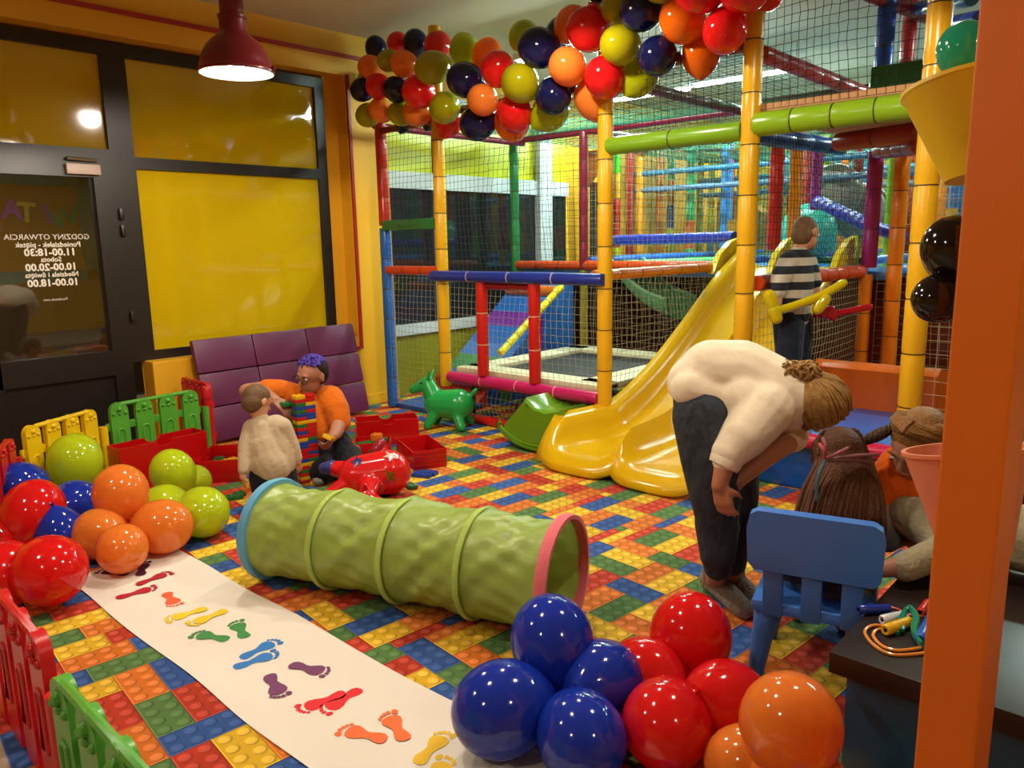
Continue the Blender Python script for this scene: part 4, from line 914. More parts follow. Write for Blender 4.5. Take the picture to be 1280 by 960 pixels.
tb = thing('low_table', 'low table with a dark brown top and blue side panel', 'table', (2.55, .33, 0))
TOPZ = .40
m = MB(); m.b2((1.97, -.05, TOPZ-.06), (3.05, .66, TOPZ), .003); build('tabletop', m, mat('table_dark', '1c1210', .35, .5, .1, 6, stretch=(1, 14, 1)), tb)
BLP = mat('panel_blue', '1c4a6e', .4, .5, .06, 3)
for q in (((2.03, -.03, 0), (2.05, .63, TOPZ-.06)), ((2.97, -.03, 0), (2.99, .63, TOPZ-.06))): m = MB(); m.b2(*q, .002); build('side_panel', m, BLP, tb)
for y in (.58, .30): m = MB(); m.b2((2.005, y-.035, TOPZ-.075), (2.03, y+.035, TOPZ-.062)); build('bracket', m, mat('bracket', 'b8b0a8', .4), tb)
TZ = TOPZ+.001
def handle(px0, py0, px1, py1, col, label, r=.014):
    a, b_ = B(px0, py0, z=TOPZ+r), B(px1, py1, z=TOPZ+r); d = (b_-a).normalized(); t = thing('skipping_rope', label, 'skipping rope', (a.x, a.y, TOPZ)); m = MB()
    m.lathe([(.006, .002), (r*.8, 0), (r, .004), (r, .03), (r*.86, (b_-a).length-.004), (r*.5, (b_-a).length)], a, d, 14); build('handle', m, gloss(col), t); return t, b_
def rope(t, pts, col, r=.0045): m = MB(); m.tube(smooth_path([B(*p[:2], z=TOPZ+r+(p[2] if len(p) > 2 else 0)) for p in pts], 6), r, 8); build('rope', m, gloss(col), t)
t, e = handle(1072, 762, 1113, 760, '1a2f90', 'skipping rope with dark blue handle lying on the dark table'); rope(t, [(1113, 759), (1124, 762), (1135, 768), (1150, 770), (1162, 772)], 'c85a3a', .003)
t, e = handle(1102, 775, 1130, 768, 'c8ccd4', 'skipping rope with white and blue handle lying on the dark table'); rope(t, [(1130, 768), (1140, 776), (1146, 790), (1152, 800), (1160, 806)], 'd8d0c0', .005)
t, e = handle(1106, 788, 1138, 776, 'd8a50e', 'orange skipping rope with a yellow handle lying on the dark table', .016)
rope(t, [(1106, 782), (1090, 782), (1081, 790), (1092, 806), (1115, 818), (1150, 817), (1170, 812)], 'd88a3a'); rope(t, [(1108, 785), (1095, 788), (1092, 796), (1104, 808), (1125, 813), (1160, 808)], 'd88a3a')
t, e = handle(1150, 800, 1165, 770, '1c5ab0', 'green skipping rope looped on the dark table', .016); rope(t, [(1122, 792, 0), (1124, 776, .01), (1134, 760, .03), (1143, 770, .03), (1141, 786, .01), (1146, 800, 0), (1155, 810, 0)], '117a5c', .006); rope(t, [(1128, 788, .008), (1130, 770, .02), (1137, 758, .04), (1147, 772, .03), (1144, 790, .016), (1152, 804, .012)], '117a5c', .006)
t, e = handle(1150, 766, 1160, 752, 'c02a20', 'red skipping rope handle lying on the dark table', .012)
# ================================================================== buckets and balloons behind the pillar
def bucket(rim, foot, r0, r1, col, label):
    rim, foot = Vector(rim), Vector(foot); d = rim-foot; L_ = d.length; t = thing('bucket', label, 'bucket', foot); m = MB()
    m.lathe([(.001, .004), (r0-.004, .004), (r1-.004, L_), (r1+.006, L_), (r1+.006, L_-.008), (r1, L_-.012), (r0, 0), (.001, 0)], foot, d, 40); build('body', m, mat('bucket_'+col, col, .4, .5, .03, 3, transl=.15), t)
    m = MB(); m.cyl((foot+d*.5), Vector((1.655, .30, (foot+d*.5).z)), .008, n=8); build('bracket', m, mat('bracket_dark', '3a3430'), t); return t
bucket(Q(1216, 104, 1.65), Q(1224, 222, 1.65), .066, .134, 'dcb80e', 'yellow plastic bucket fixed behind the orange pillar')
bucket(Q(1206, 560, 1.65), Q(1220, 690, 1.65), .067, .118, 'd8805c', 'pink plastic bucket fixed low behind the orange pillar')
balloon(Q(1206, 62, 1.68), .056, 'green', (-.2, .3, 1), 'green balloon above the yellow bucket', None)
balloon(Q(1234, 66, 1.70), .056, 'green', (.5, .3, 1), 'green balloon behind the orange pillar above the bucket', None)
balloon(Q(1194, 312, 1.55), .0635, 'black', (-.3, .3, .9), 'upper black balloon behind the orange pillar', None)
balloon(Q(1174, 373, 1.55), .05, 'black', (-.9, .5, -.2), 'lower black balloon behind the orange pillar', None)
# ================================================================== people
def K(a, b_):                                   # limb between two (pixel x, pixel y, distance, radius in pixels)
    return ('c', Q(a[0], a[1], a[2]), Q(b_[0], b_[1], b_[2]), a[3]*a[2]/FPX, b_[3]*b_[2]/FPX)
def KK(*pts): return [K(a, b_) for a, b_ in zip(pts, pts[1:])]
VR, VU, VF = RT.copy(), -DN.copy(), FW.copy()   # view right, view up, view forward
def vdir(r, u, f_): return (VR*r+VU*u+VF*f_).normalized()
def head_parts(c0, h, fwd, up):
    fwd = fwd.normalized(); up = (up-fwd*up.dot(fwd)).normalized(); sd_ = up.cross(fwd).normalized(); M = Matrix((sd_, fwd, up)).transposed()
    c0 = Vector(c0); P = [('e', c0+up*.10*h-fwd*.02*h, (.335*h, .41*h, .37*h), M), ('e', c0-up*.2*h+fwd*.10*h, (.26*h, .27*h, .30*h), M)]
    P += [('c', c0+fwd*.385*h+up*.02*h, c0+fwd*.455*h-up*.11*h, .035*h, .052*h), ('c', c0+fwd*.36*h+up*.09*h+sd_*.14*h, c0+fwd*.36*h+up*.09*h-sd_*.14*h, .05*h, .05*h)]
    P += [('c', c0+fwd*.335*h-up*.25*h+sd_*.07*h, c0+fwd*.335*h-up*.25*h-sd_*.07*h, .04*h, .04*h), ('c', c0+fwd*.29*h-up*.41*h, c0+fwd*.27*h-up*.40*h, .07*h, .07*h)]
    for s_ in (1, -1): P += [('e', c0+sd_*(.345*h*s_)-up*.03*h-fwd*.03*h, (.035*h, .075*h, .11*h), M)]
    return P, sd_, fwd, up
def face(root, c0, h, sd_, fwd, up, lip='9a5a4c', skincol=None):
    for s_ in (1, -1):
        m = MB(); e0 = c0+fwd*.372*h+up*.015*h+sd_*(.135*h*s_); m.ball(e0, .045*h, 12, 8); e = build('eye', m, mat('eye_white', 'e8dcd0', .3), root)
        m = MB(); m.ball(e0+fwd*.03*h-up*.008*h, .024*h, 10, 6); build('iris', m, mat('iris', '2a1c12', .2), e)
        m = MB(); m.tube(smooth_path([e0+up*.075*h-sd_*(.07*h*s_)+fwd*.03*h, e0+up*.10*h+fwd*.035*h, e0+up*.07*h+sd_*(.08*h*s_)+fwd*.0*h], 4), .012*h, 6); build('eyebrow', m, mat('brow', '4a3020', .8), root)
    m = MB(); m.tube(smooth_path([c0+fwd*.345*h-up*.255*h-sd_*.10*h, c0+fwd*.378*h-up*.25*h, c0+fwd*.345*h-up*.255*h+sd_*.10*h], 5), .017*h, 6, flat=.8); build('mouth', m, mat('lip_'+lip, lip, .5), root)
def hand_parts(w_, d, n, s, curl=.6, side=1):
    """palm and five bent fingers: w_ wrist, d pointing to the fingers, n palm normal, s hand length"""
    w_ = Vector(w_); d = d.normalized(); n = (n-d*n.dot(d)).normalized(); t = d.cross(n).normalized()*side
    P = []; 
    for k, x in enumerate((-.17, -.06, .06, .17)): P.append(('c', w_+t*(x*.7*s)+d*.05*s, w_+t*(x*s)+d*.48*s, .085*s, .075*s))
    for k, (x, L_) in enumerate(((-.185, .36), (-.065, .45), (.06, .48), (.18, .42))):
        a = w_+t*(x*s)+d*.48*s; c1, c2 = curl*.8, curl*1.9
        b1 = a+(d*math.cos(c1*.6)+n*math.sin(c1*.6))*(L_*.5*s)+t*(x*.06*s); b2 = b1+(d*math.cos(c2*.8)+n*math.sin(c2*.8))*(L_*.5*s)
        P += [('c', a, b1, .052*s, .046*s), ('c', b1, b2, .046*s, .038*s)]
    a = w_+t*.15*s+d*.14*s; b1 = a+(t*.75+d*.55+n*.35).normalized()*.24*s; b2 = b1+(d*.85+t*.1+n*.5).normalized()*.2*s
    P += [('c', a, b1, .075*s, .055*s), ('c', b1, b2, .055*s, .043*s)]
    return P
def locks(root, paths, r, m, name='hair', n=6):
    mb = MB()
    for p in paths:
        q = smooth_path(p, 5); k = len(q); mb.tube(q, [r*(.55+.6*math.sin(math.pi*min(1, .15+.85*i/(k-1)))) if i < k-1 else r*.15 for i in range(k)], n)
    return build(name, mb, m, root)
def hairm(name, a): return mat(name, a, .5, .2, .45, 45, .5, 160)
def wool(name, a, b_=.55, sc=16, var=.08): return mat(name, a, .9, .2, var, 7, b_, sc, sheen=.08, bdist=.03)
def person(parts, vox, label, cat='person', sk=None):
    o = blob(parts, vox, 'person', sk or skin(), None, 5); tag(o, label, cat); return o
# ---------------------------------------------------------------- woman bending forward
D0 = 3.02
hc = Q(1015, 506, 2.97); hf = vdir(.12, -.9, .42); hu = vdir(.85, .1, -.45)
P, s_, f_, u_ = head_parts(hc, .25, hf, hu)
P += KK((975, 497, 3.02, 21), (1000, 508, 2.99, 18))
P += KK((885, 478, 3.04, 24), (925, 472, 3.04, 26), (965, 490, 3.02, 26))
P += KK((952, 512, 2.88, 20), (912, 560, 2.84, 16), (899, 606, 2.84, 10)) + KK((985, 510, 3.12, 19), (990, 548, 3.06, 15), (957, 572, 2.98, 12.5), (920, 603, 2.92, 9.5))
P += hand_parts(Q(899, 604, 2.84), vdir(.25, -.95, .1), vdir(.6, .2, .7), .165, .5, 1) + hand_parts(Q(922, 600, 2.92), vdir(-.55, -.6, -.1), vdir(-.3, -.2, .6), .165, .5, -1)
fl, frr = B(898, 757, z=.05), B(930, 757, z=.05); dl, dr = depth_of(fl), depth_of(frr)
P += KK((884, 495, 2.98, 24), (893, 612, 2.98, 17), (897, 705, 3.02, 11)) + KK((902, 495, 3.12, 24), (920, 612, 3.12, 17), (917, 700, 3.14, 11))
fa, fb, fc_, fd_ = B(893, 728, z=.045), B(928, 760, z=.03), B(915, 726, z=.045), B(952, 758, z=.03)
P += [('c', Q(897, 705, 3.02), fa, .04, .042), ('c', fa, fb, .042, .032), ('c', Q(917, 700, 3.14), fc_, .04, .042), ('c', fc_, fd_, .042, .032)]
wo = person(P, .0075, 'woman in a cream sweatshirt and dark jeans bending forward beside the slide', 'person', skin('b57a58'))
S = KK((876, 474, 3.03, 35), (868, 478, 3.03, 34), (890, 464, 3.03, 40), (925, 468, 3.03, 44), (962, 488, 3.01, 45), (985, 500, 3.0, 40)) + KK((862, 486, 2.97, 24), (900, 498, 2.97, 24), (940, 515, 2.95, 26))
S += KK((862, 478, 3.12, 26), (930, 470, 3.14, 38), (985, 500, 3.12, 34)) + KK((955, 512, 2.9, 36), (930, 545, 2.85, 30), (912, 566, 2.84, 23), (907, 576, 2.84, 17)) + KK((985, 515, 3.12, 28), (990, 545, 3.07, 21)) + KK((930, 500, 2.93, 30), (945, 530, 2.9, 30)) + KK((1000, 500, 3.03, 26), (1005, 497, 3.02, 22))
blob(S, .010, 'sweatshirt', wool('cream_sweat', 'e2d4ba', .5, 7), wo, 5)
m = MB(); q0, q1 = Q(910, 571, 2.84), Q(904, 583, 2.84); m.tube([q0, q0.lerp(q1, .3), q1], [.058, .062, .056], 18); build('cuff', m, wool('cream_sweat', 'd8c4a0'), wo)
JN = mat('jeans_dark', '30353e', .75, .3, .45, 6, .9, 12, stretch=(1, 1, .5), bdist=.04)
T_ = KK((876, 502, 3.0, 35), (880, 520, 2.99, 40), (887, 570, 2.97, 37), (894, 620, 2.97, 32), (897, 660, 3.0, 25), (897, 708, 3.02, 18)) + KK((897, 500, 3.12, 34), (905, 525, 3.12, 36), (916, 575, 3.12, 32), (920, 620, 3.12, 28), (919, 660, 3.13, 23), (917, 704, 3.14, 16))
for k in range(5): T_ += [K((893, 655+k*10, 3.0, 24.5-k*1.6), (899, 657+k*10, 3.0, 25.5-k*1.6))]
blob(T_, .009, 'jeans', JN, wo, 3)
SOX = wool('grey_sock', '857a70', .5, 60)
for A_, top, B_ in ((fa, Q(897, 684, 3.02), fb), (fc_, Q(917, 684, 3.14), fd_)):
    d = (B_-A_).normalized()
    blob([('c', top, A_+Vector((0, 0, .012)), .05, .054), ('c', A_+Vector((0, 0, .005)), B_, .052, .044), ('e', B_+d*.01, (.047, .047, .038)), ('c', A_-d*.03, A_, .05, .05)], .006, 'sock', SOX, wo, 5, lambda a: np.column_stack([a[:, 0], a[:, 1], np.maximum(a[:, 2], .002)]))
HB = hairm('hair_blond', '96703c')
def skull_locks(c0, h, sd_, fwd, up, start, n, spread, length, seed, rr=1.06, drop=None):
    """locks starting around 'start' (unit, head space) and combed over the skull towards 'drop'"""
    rg_ = random.Random(seed); out = []
    return out
rg = random.Random(21); paths = []
knot = hc+u_*.04-f_*.10                                      # where the hair is gathered, back of the head
M = Matrix((s_, f_, u_)).transposed()
blob([('e', hc+u_*.03-f_*.012, (.092, .106, .10), M), ('e', hc-f_*.05-u_*.03, (.085, .07, .085), M)], .006, 'hair_cap', HB, wo, 3)
for k in range(190):
    a = rg.uniform(0, 2*math.pi); el = rg.uniform(-.2, 1.0)
    dirn = (s_*math.cos(a)+f_*math.sin(a)*.9).normalized()
    pts = []
    for t in (0, .25, .5, .75, 1):
        ang = (1-t)*(1.75+.35*el)                            # from hairline to the knot
        axis_b = (-f_*.92-u_*.3).normalized()
        side_d = (dirn-axis_b*dirn.dot(axis_b)).normalized()
        vec = axis_b*math.cos(ang)+side_d*math.sin(ang)
        wv = .004*math.sin(t*9+k)
        rad = Vector((vec.dot(s_)*.096, vec.dot(f_)*.112, vec.dot(u_)*.108))
        pts.append(hc+u_*.022-f_*.004+s_*rad.x+f_*rad.y+u_*rad.z+vec*(.008+wv))
    paths.append(pts)
locks(wo, paths, .0065, HB)
bun = hc+(-f_*.75+u_*.66)*.115; bun = Q(998, 466, 2.93); paths = []
for k in range(90):
    a0_ = rg.uniform(0, 6.28); v1 = Vector((rg.gauss(0, 1), rg.gauss(0, 1), rg.gauss(0, 1))).normalized(); v2, v3 = perp(v1); c_ = bun+v1*rg.uniform(.0, .035)+VR*rg.uniform(-.045, .045)
    rr = rg.uniform(.014, .03); paths.append([c_+v2*(rr*math.cos(a0_+t*1.1))+v3*(rr*math.sin(a0_+t*1.1))+v1*(t*.004) for t in range(6)])
locks(wo, paths, .0055, HB, 'hair_bun')
# ---------------------------------------------------------------- toddler kneeling with his back to us
d = 4.42
hc = Q(322, 502, d); P, s_, f_, u_ = head_parts(hc, .2, vdir(.55, -.3, .8), vdir(.02, 1, .1))
P += KK((323, 512, d, 9), (327, 530, d, 9)) + KK((332, 540, d, 13), (338, 585, d, 15))
P += KK((310, 540, d-.02, 8), (306, 575, d-.06, 6.5), (304, 596, d-.1, 4.8)) + KK((356, 535, d+.03, 8), (368, 562, d+.05, 6.5), (372, 578, d+.06, 4.8))
P += hand_parts(Q(304, 596, d-.1), vdir(.1, -1, .1), vdir(.7, 0, .7), .095, .7, 1) + hand_parts(Q(372, 577, d+.06), vdir(.15, -1, .2), vdir(-.7, 0, .7), .095, .9, -1)
kl, kr = B(334, 640, z=.05), B(362, 632, z=.05)
P += [('c', Q(330, 598, d), kl+Vector((.05, .1, 0)), .07, .05), ('c', Q(350, 598, d+.05), kr+Vector((.08, .1, 0)), .07, .05), ('c', kl+Vector((.05, .1, 0)), kl+Vector((-.08, -.12, -.005)), .045, .035), ('c', kr+Vector((.08, .1, 0)), kr+Vector((-.04, -.12, -.005)), .045, .035)]
td = person(P, .006, 'toddler in a beige long-sleeved top kneeling with his back turned at the brick tower', 'person', skin('c08a68'))
S = KK((325, 537, d, 17), (330, 556, d, 22), (337, 576, d, 25), (340, 582, d, 25)) + KK((345, 534, d+.03, 16), (348, 558, d+.03, 19), (350, 578, d+.03, 20)) + KK((316, 536, d, 13), (308, 558, d-.04, 10.5), (305, 588, d-.09, 7.5)) + KK((352, 534, d+.02, 13), (364, 556, d+.05, 10), (370, 572, d+.06, 8)) + [K((326, 524, d, 10), (327, 530, d, 12))]
blob(S, .008, 'top', wool('beige_top', 'b8a488', .5, 11), td, 4)
blob([('c', Q(332, 598, d), kl+Vector((.05, .1, 0)), .095, .06), ('c', Q(352, 598, d+.05), kr+Vector((.08, .1, 0)), .095, .06), ('c', kl+Vector((.05, .1, .0)), kl+Vector((-.05, -.08, .0)), .052, .044), ('c', kr+Vector((.08, .1, 0)), kr+Vector((-.02, -.08, 0)), .052, .044)], .008, 'trousers', wool('black_trousers', '16161c', .6, 18), td, 4, lambda a: np.column_stack([a[:, 0], a[:, 1], np.maximum(a[:, 2], .003)]))
M = Matrix((s_, f_, u_)).transposed()
blob([('e', hc+u_*.028-f_*.014, (.0705, .085, .073), M), ('e', hc-u_*.01-f_*.035, (.066, .06, .066), M)], .005, 'hair', hairm('hair_brown_short', '6a5038'), td, 3)
# ---------------------------------------------------------------- man kneeling behind the tower
d = 5.15
hc = Q(390, 469, d-.08); P, s_, f_, u_ = head_parts(hc, .25, vdir(-.5, -.3, -.8), vdir(.05, .95, -.35))
P += KK((394, 484, d, 11), (396, 500, d+.03, 12)) + KK((395, 510, d+.05, 20), (398, 545, d+.03, 20))
P += KK((365, 492, d-.05, 10), (333, 486, d-.12, 10), (308, 489, d-.2, 9.5), (328, 490, d-.27, 9), (344, 500, d-.33, 6.5))
P += KK((418, 506, d-.02, 10), (424, 528, d-.10, 9.5), (420, 541, d-.2, 8.5), (416, 546, d-.25, 6.5))
P += hand_parts(Q(343, 499, d-.33), vdir(.75, -.55, -.2), vdir(-.3, -.6, .6), .17, .55, 1) + hand_parts(Q(417, 545, d-.25), vdir(-.25, -.6, -.6), vdir(-.7, .4, .2), .16, 1.2, -1)
k1, k2 = B(438, 584, z=.08), B(402, 588, z=.08)
P += [('c', Q(412, 558, d+.05), k1, .10, .075), ('c', Q(392, 560, d+.08), k2, .10, .075), ('c', k1, k1+Vector((.25, .3, 0)), .06, .05), ('c', k2, k2+Vector((.22, .3, 0)), .06, .05)]
mn = person(P, .0075, 'man with purple hair and glasses in an orange T-shirt kneeling behind the brick tower', 'person', skin('a8745a'))
face(mn, hc, .25, s_, f_, u_)
OT = wool('orange_tshirt', 'c8620c', .8, 13)
blob(KK((393, 506, d+.03, 22), (395, 520, d+.03, 28), (399, 537, d+.02, 30)) + KK((375, 498, d, 17), (350, 489, d-.08, 15), (334, 487, d-.12, 13.5)) + KK((412, 500, d, 19), (420, 512, d-.05, 17), (424, 527, d-.08, 15)) + KK((380, 510, d, 20), (386, 536, d, 20)) + KK((408, 512, d, 20), (410, 535, d, 20)) + [K((396, 492, d+.02, 14), (396, 498, d+.02, 18))], .009, 'tshirt', OT, mn, 4)
blob([('c', Q(414, 553, d+.02), k1, .125, .095), ('c', Q(392, 556, d+.05), k2, .125, .095), ('c', k1, k1+Vector((.2, .25, 0)), .08, .065), ('c', k2, k2+Vector((.18, .25, 0)), .08, .065)], .009, 'trousers', wool('black_trousers', '16161c'), mn, 4, lambda a: np.column_stack([a[:, 0], a[:, 1], np.maximum(a[:, 2], .003)]))
M = Matrix((s_, f_, u_)).transposed(); h = .245
HPU = hairm('hair_purple', '4a3a9a'); rg = random.Random(4); paths = []
blob([('e', hc+u_*.045-f_*.03, (.086, .095, .085), M), ('e', hc-f_*.05+u_*.0, (.083, .07, .08), M)], .006, 'hair_sides', hairm('hair_dark_short', '2c1e1c'), mn, 3)
for k in range(110):
    a = rg.uniform(0, 6.28); rr = rg.uniform(0, .078); b0 = hc+u_*.075-f_*.01+s_*(rr*math.cos(a))+f_*(rr*1.1*math.sin(a)); b0 += u_*(.052-.5*rr*rr/.08)
    dd = Vector((rg.gauss(0, 1), rg.gauss(0, 1), rg.gauss(0, .3))).normalized()*.02; paths.append([b0-dd-u_*.01, b0+u_*.008, b0+dd+u_*.004])
locks(mn, paths, .007, HPU, 'hair')
GLM = mat('glasses', '1c1614', .3, .5); gl = None
for sg in (1, -1):
    c_ = hc+f_*.112+u_*.0+s_*(sg*.036); m = MB(); m.tube([c_+s_*(.028*math.cos(a*math.pi/8))+u_*(.022*math.sin(a*math.pi/8)) for a in range(16)], .0026, 6, closed=True)
    if gl is None: gl = build('glasses', m, GLM, mn)
    else: build('lens_rim', m, GLM, gl)
    m = MB(); m.tube([c_+s_*(sg*.028), hc+s_*(sg*.088)+u_*.005+f_*.02], .0025, 6); build('temple', m, GLM, gl)
m = MB(); m.tube([hc+f_*.113-s_*.009, hc+f_*.118+u_*.003, hc+f_*.113+s_*.009], .0025, 6); build('bridge', m, GLM, gl)
m = new_obj('toy_brick', brick_mesh(2, 2, 'y')); m.location = Q(410, 549, d-.36); m.rotation_euler = (.4, .3, .6); tag(m, 'yellow toy brick held in the left hand of the man', 'toy brick')
blob([('c', B(408, 588, z=.04), B(398, 600, z=.035), .045, .04)], .006, 'sock', wool('pale_sock', '9a948c', .5, 60), mn)
# ---------------------------------------------------------------- boy in stripes on the blue step
fb_ = Vector((4.80, 1.88, .36)); d = depth_of(fb_+Vector((0, 0, .6)))
d = 4.72
hc = Q(1008, 292, d); P, s_, f_, u_ = head_parts(hc, .20, vdir(.85, -.12, .45), vdir(.05, 1, .05))
P += KK((1003, 304, d, 9), (997, 320, d, 10)) + KK((995, 335, d, 14), (988, 385, d, 14)) + KK((980, 337, d-.08, 8), (972, 365, d-.1, 7.5), (970, 388, d-.12, 6)) + KK((1010, 337, d+.08, 7.5), (1020, 365, d+.06, 7), (1030, 385, d+.02, 5.5))
P += KK((984, 395, d-.03, 12), (985, 455, d-.03, 10), (984, 505, d-.03, 8)) + KK((994, 395, d+.06, 12), (998, 455, d+.06, 10), (998, 505, d+.06, 8))
P += hand_parts(Q(969, 386, d-.12), vdir(-.1, -1, 0), vdir(.6, 0, .6), .115, .9, 1) + hand_parts(Q(1031, 385, d+.02), vdir(.8, -.5, 0), vdir(0, .2, .8), .115, .9, -1)
f1, f2 = Q(984, 510, d-.03), Q(998, 510, d+.06)
P += [('c', f1, f1+Vector((.13, .03, 0)), .03, .026), ('c', f2, f2+Vector((.13, .03, 0)), .03, .026)]
sb = person(P, .0065, 'boy in a navy and white striped top standing on the blue padded step', 'person', skin('b58260'))
face(sb, hc, .20, s_, f_, u_)
def stripes():
    m = bpy.data.materials.new('striped_knit'); m.use_nodes = True; N = m.node_tree.nodes; L = m.node_tree.links; b = N['Principled BSDF']; b.inputs['Roughness'].default_value = .9
    tc = N.new('ShaderNodeTexCoord'); sp = N.new('ShaderNodeSeparateXYZ'); L.new(tc.outputs['Object'], sp.inputs[0])
    mu = N.new('ShaderNodeMath'); mu.operation = 'MULTIPLY'; mu.inputs[1].default_value = 10.5; L.new(sp.outputs['Z'], mu.inputs[0])
    fr_ = N.new('ShaderNodeMath'); fr_.operation = 'FRACT'; L.new(mu.outputs[0], fr_.inputs[0])
    gt = N.new('ShaderNodeMath'); gt.operation = 'GREATER_THAN'; gt.inputs[1].default_value = .5; L.new(fr_.outputs[0], gt.inputs[0])
    mx = N.new('ShaderNodeMixRGB'); mx.inputs[1].default_value = lin('11141e'); mx.inputs[2].default_value = lin('b0a898'); L.new(gt.outputs[0], mx.inputs[0]); L.new(mx.outputs[0], b.inputs['Base Color'])
    nz = N.new('ShaderNodeTexNoise'); nz.inputs['Scale'].default_value = 20; bu = N.new('ShaderNodeBump'); bu.inputs['Strength'].default_value = .6; bu.inputs['Distance'].default_value = .01; L.new(nz.outputs[0], bu.inputs['Height']); L.new(bu.outputs[0], b.inputs['Normal'])
    return m
blob(KK((998, 326, d, 18), (994, 350, d, 23), (988, 392, d, 24)) + KK((986, 328, d-.05, 14), (977, 345, d-.09, 12.5), (971, 366, d-.1, 11)) + KK((1008, 328, d+.06, 13), (1016, 352, d+.06, 11)) + [K((982, 365, d, 18), (980, 394, d, 17))], .008, 'striped_top', stripes(), sb, 4)
blob(KK((986, 398, d-.02, 20), (986, 450, d-.03, 16), (985, 500, d-.03, 12)) + KK((994, 398, d+.05, 20), (998, 450, d+.06, 16), (998, 500, d+.06, 12)), .008, 'trousers', wool('navy_trousers', '1a2030'), sb, 4)
blob(KK((996, 322, d-.02, 9), (985, 328, d-.05, 8), (976, 338, d-.03, 6)) + KK((990, 325, d+.02, 9), (978, 340, d, 8)), .006, 'hood', wool('beige_hood', '8a7458'), sb, 4)
M = Matrix((s_, f_, u_)).transposed()
blob([('e', hc+u_*.032-f_*.018, (.070, .080, .072), M), ('e', hc-u_*.015-f_*.04, (.066, .058, .07), M)], .005, 'hair', hairm('hair_brown_short', '6a5038'), sb, 3)
YB = latex('c8b40c', .15); RB_ = latex('b4101c', .15)
bs = thing('balloon_sword', 'yellow twisted balloon sword held by the boy in stripes', 'balloon', Q(970, 390, d-.17))
dd_ = d-.2
m = MB(); m.tube(smooth_path([Q(974, 388, dd_), Q(1000, 380, dd_), Q(1030, 368, dd_), Q(1057, 352, dd_)], 4), [.026]*12+[.018], 14); build('blade', m, YB, bs)
for a, b_ in (((962, 370), (966, 382)), ((968, 388), (971, 398)), ((1030, 374), (1022, 386))): m = MB(); m.capsule(Q(*a, dd_), Q(*b_, dd_), .038, .034); build('guard_bubble', m, YB, bs)
rs = thing('balloon_sword', 'red twisted balloon sword held by the boy in stripes', 'balloon', Q(1035, 392, d+.02))
m = MB(); m.tube(smooth_path([Q(1018, 394, d), Q(1050, 391, d), Q(1075, 386, d), Q(1090, 383, d)], 4), [.020]*12+[.014], 12); build('blade', m, RB_, rs)
for a, b_ in (((1028, 392), (1034, 394)), ((1038, 388), (1041, 396))): m = MB(); m.capsule(Q(*a, d-.02), Q(*b_, d-.02), .03, .028); build('guard_bubble', m, RB_, rs)
# ---------------------------------------------------------------- girl with long hair on the blue chair
d = 2.68
hc = Q(1050, 575, d); P, s_, f_, u_ = head_parts(hc, .205, vdir(.1, -.45, .9), vdir(.0, .95, .3))
P += KK((1050, 600, d, 16), (1050, 630, d, 18)) + KK((1050, 650, d, 42), (1045, 720, d, 44)) + KK((1085, 650, d, 18), (1110, 675, d+.02, 15), (1135, 668, d+.08, 11.5), (1158, 664, d+.1, 9)) + KK((1015, 650, d, 18), (1005, 700, d+.05, 15), (1015, 715, d+.15, 10))
P += hand_parts(Q(1157, 664, d+.1), vdir(.95, .05, .2), vdir(0, -.6, .6), .13, .5, 1) + hand_parts(Q(1016, 714, d+.16), vdir(.3, -.2, .9), vdir(.5, -.6, 0), .125, .7, -1)
hp_ = Vector((2.52, .90, .36)); kn1, kn2 = hp_+Vector((.30, .18, .02)), hp_+Vector((.33, .02, .02))
P += [('c', hp_+Vector((0, .08, .03)), kn1, .075, .055), ('c', hp_+Vector((0, -.07, .03)), kn2, .075, .055), ('c', kn1, Vector((kn1.x+.03, kn1.y, .05)), .05, .034), ('c', kn2, Vector((kn2.x+.03, kn2.y, .05)), .05, .034), ('c', Vector((kn1.x+.02, kn1.y, .035)), Vector((kn1.x+.15, kn1.y+.03, .03)), .034, .028), ('c', Vector((kn2.x+.02, kn2.y, .035)), Vector((kn2.x+.15, kn2.y+.03, .03)), .034, .028), ('c', Q(1045, 720, d), hp_+Vector((0, 0, .05)), .11, .10)]
lg = person(P, .0065, 'girl with very long brown hair sitting on the blue chair seen from behind', 'person', skin('b07c5c'))
blob(KK((1050, 640, d, 34), (1050, 680, d, 46), (1045, 725, d, 46)) + KK((1085, 648, d, 22), (1108, 672, d+.02, 19)) + KK((1018, 648, d, 22), (1006, 695, d+.05, 19)) + [('c', Q(1045, 725, d), hp_+Vector((0, 0, .07)), .13, .12)], .009, 'top', wool('grey_top', '6a6460'), lg, 4)
blob([('c', hp_+Vector((0, .08, .05)), kn1, .09, .068), ('c', hp_+Vector((0, -.07, .05)), kn2, .09, .068), ('c', kn1, Vector((kn1.x+.03, kn1.y, .1)), .064, .05), ('c', kn2, Vector((kn2.x+.03, kn2.y, .1)), .064, .05), ('c', hp_+Vector((-.02, .07, .06)), hp_+Vector((-.02, -.07, .06)), .1, .1)], .009, 'trousers', wool('dark_trousers', '2a2622'), lg, 4)
HBR = hairm('hair_brown_long', '4a260c'); rg = random.Random(8); paths = []
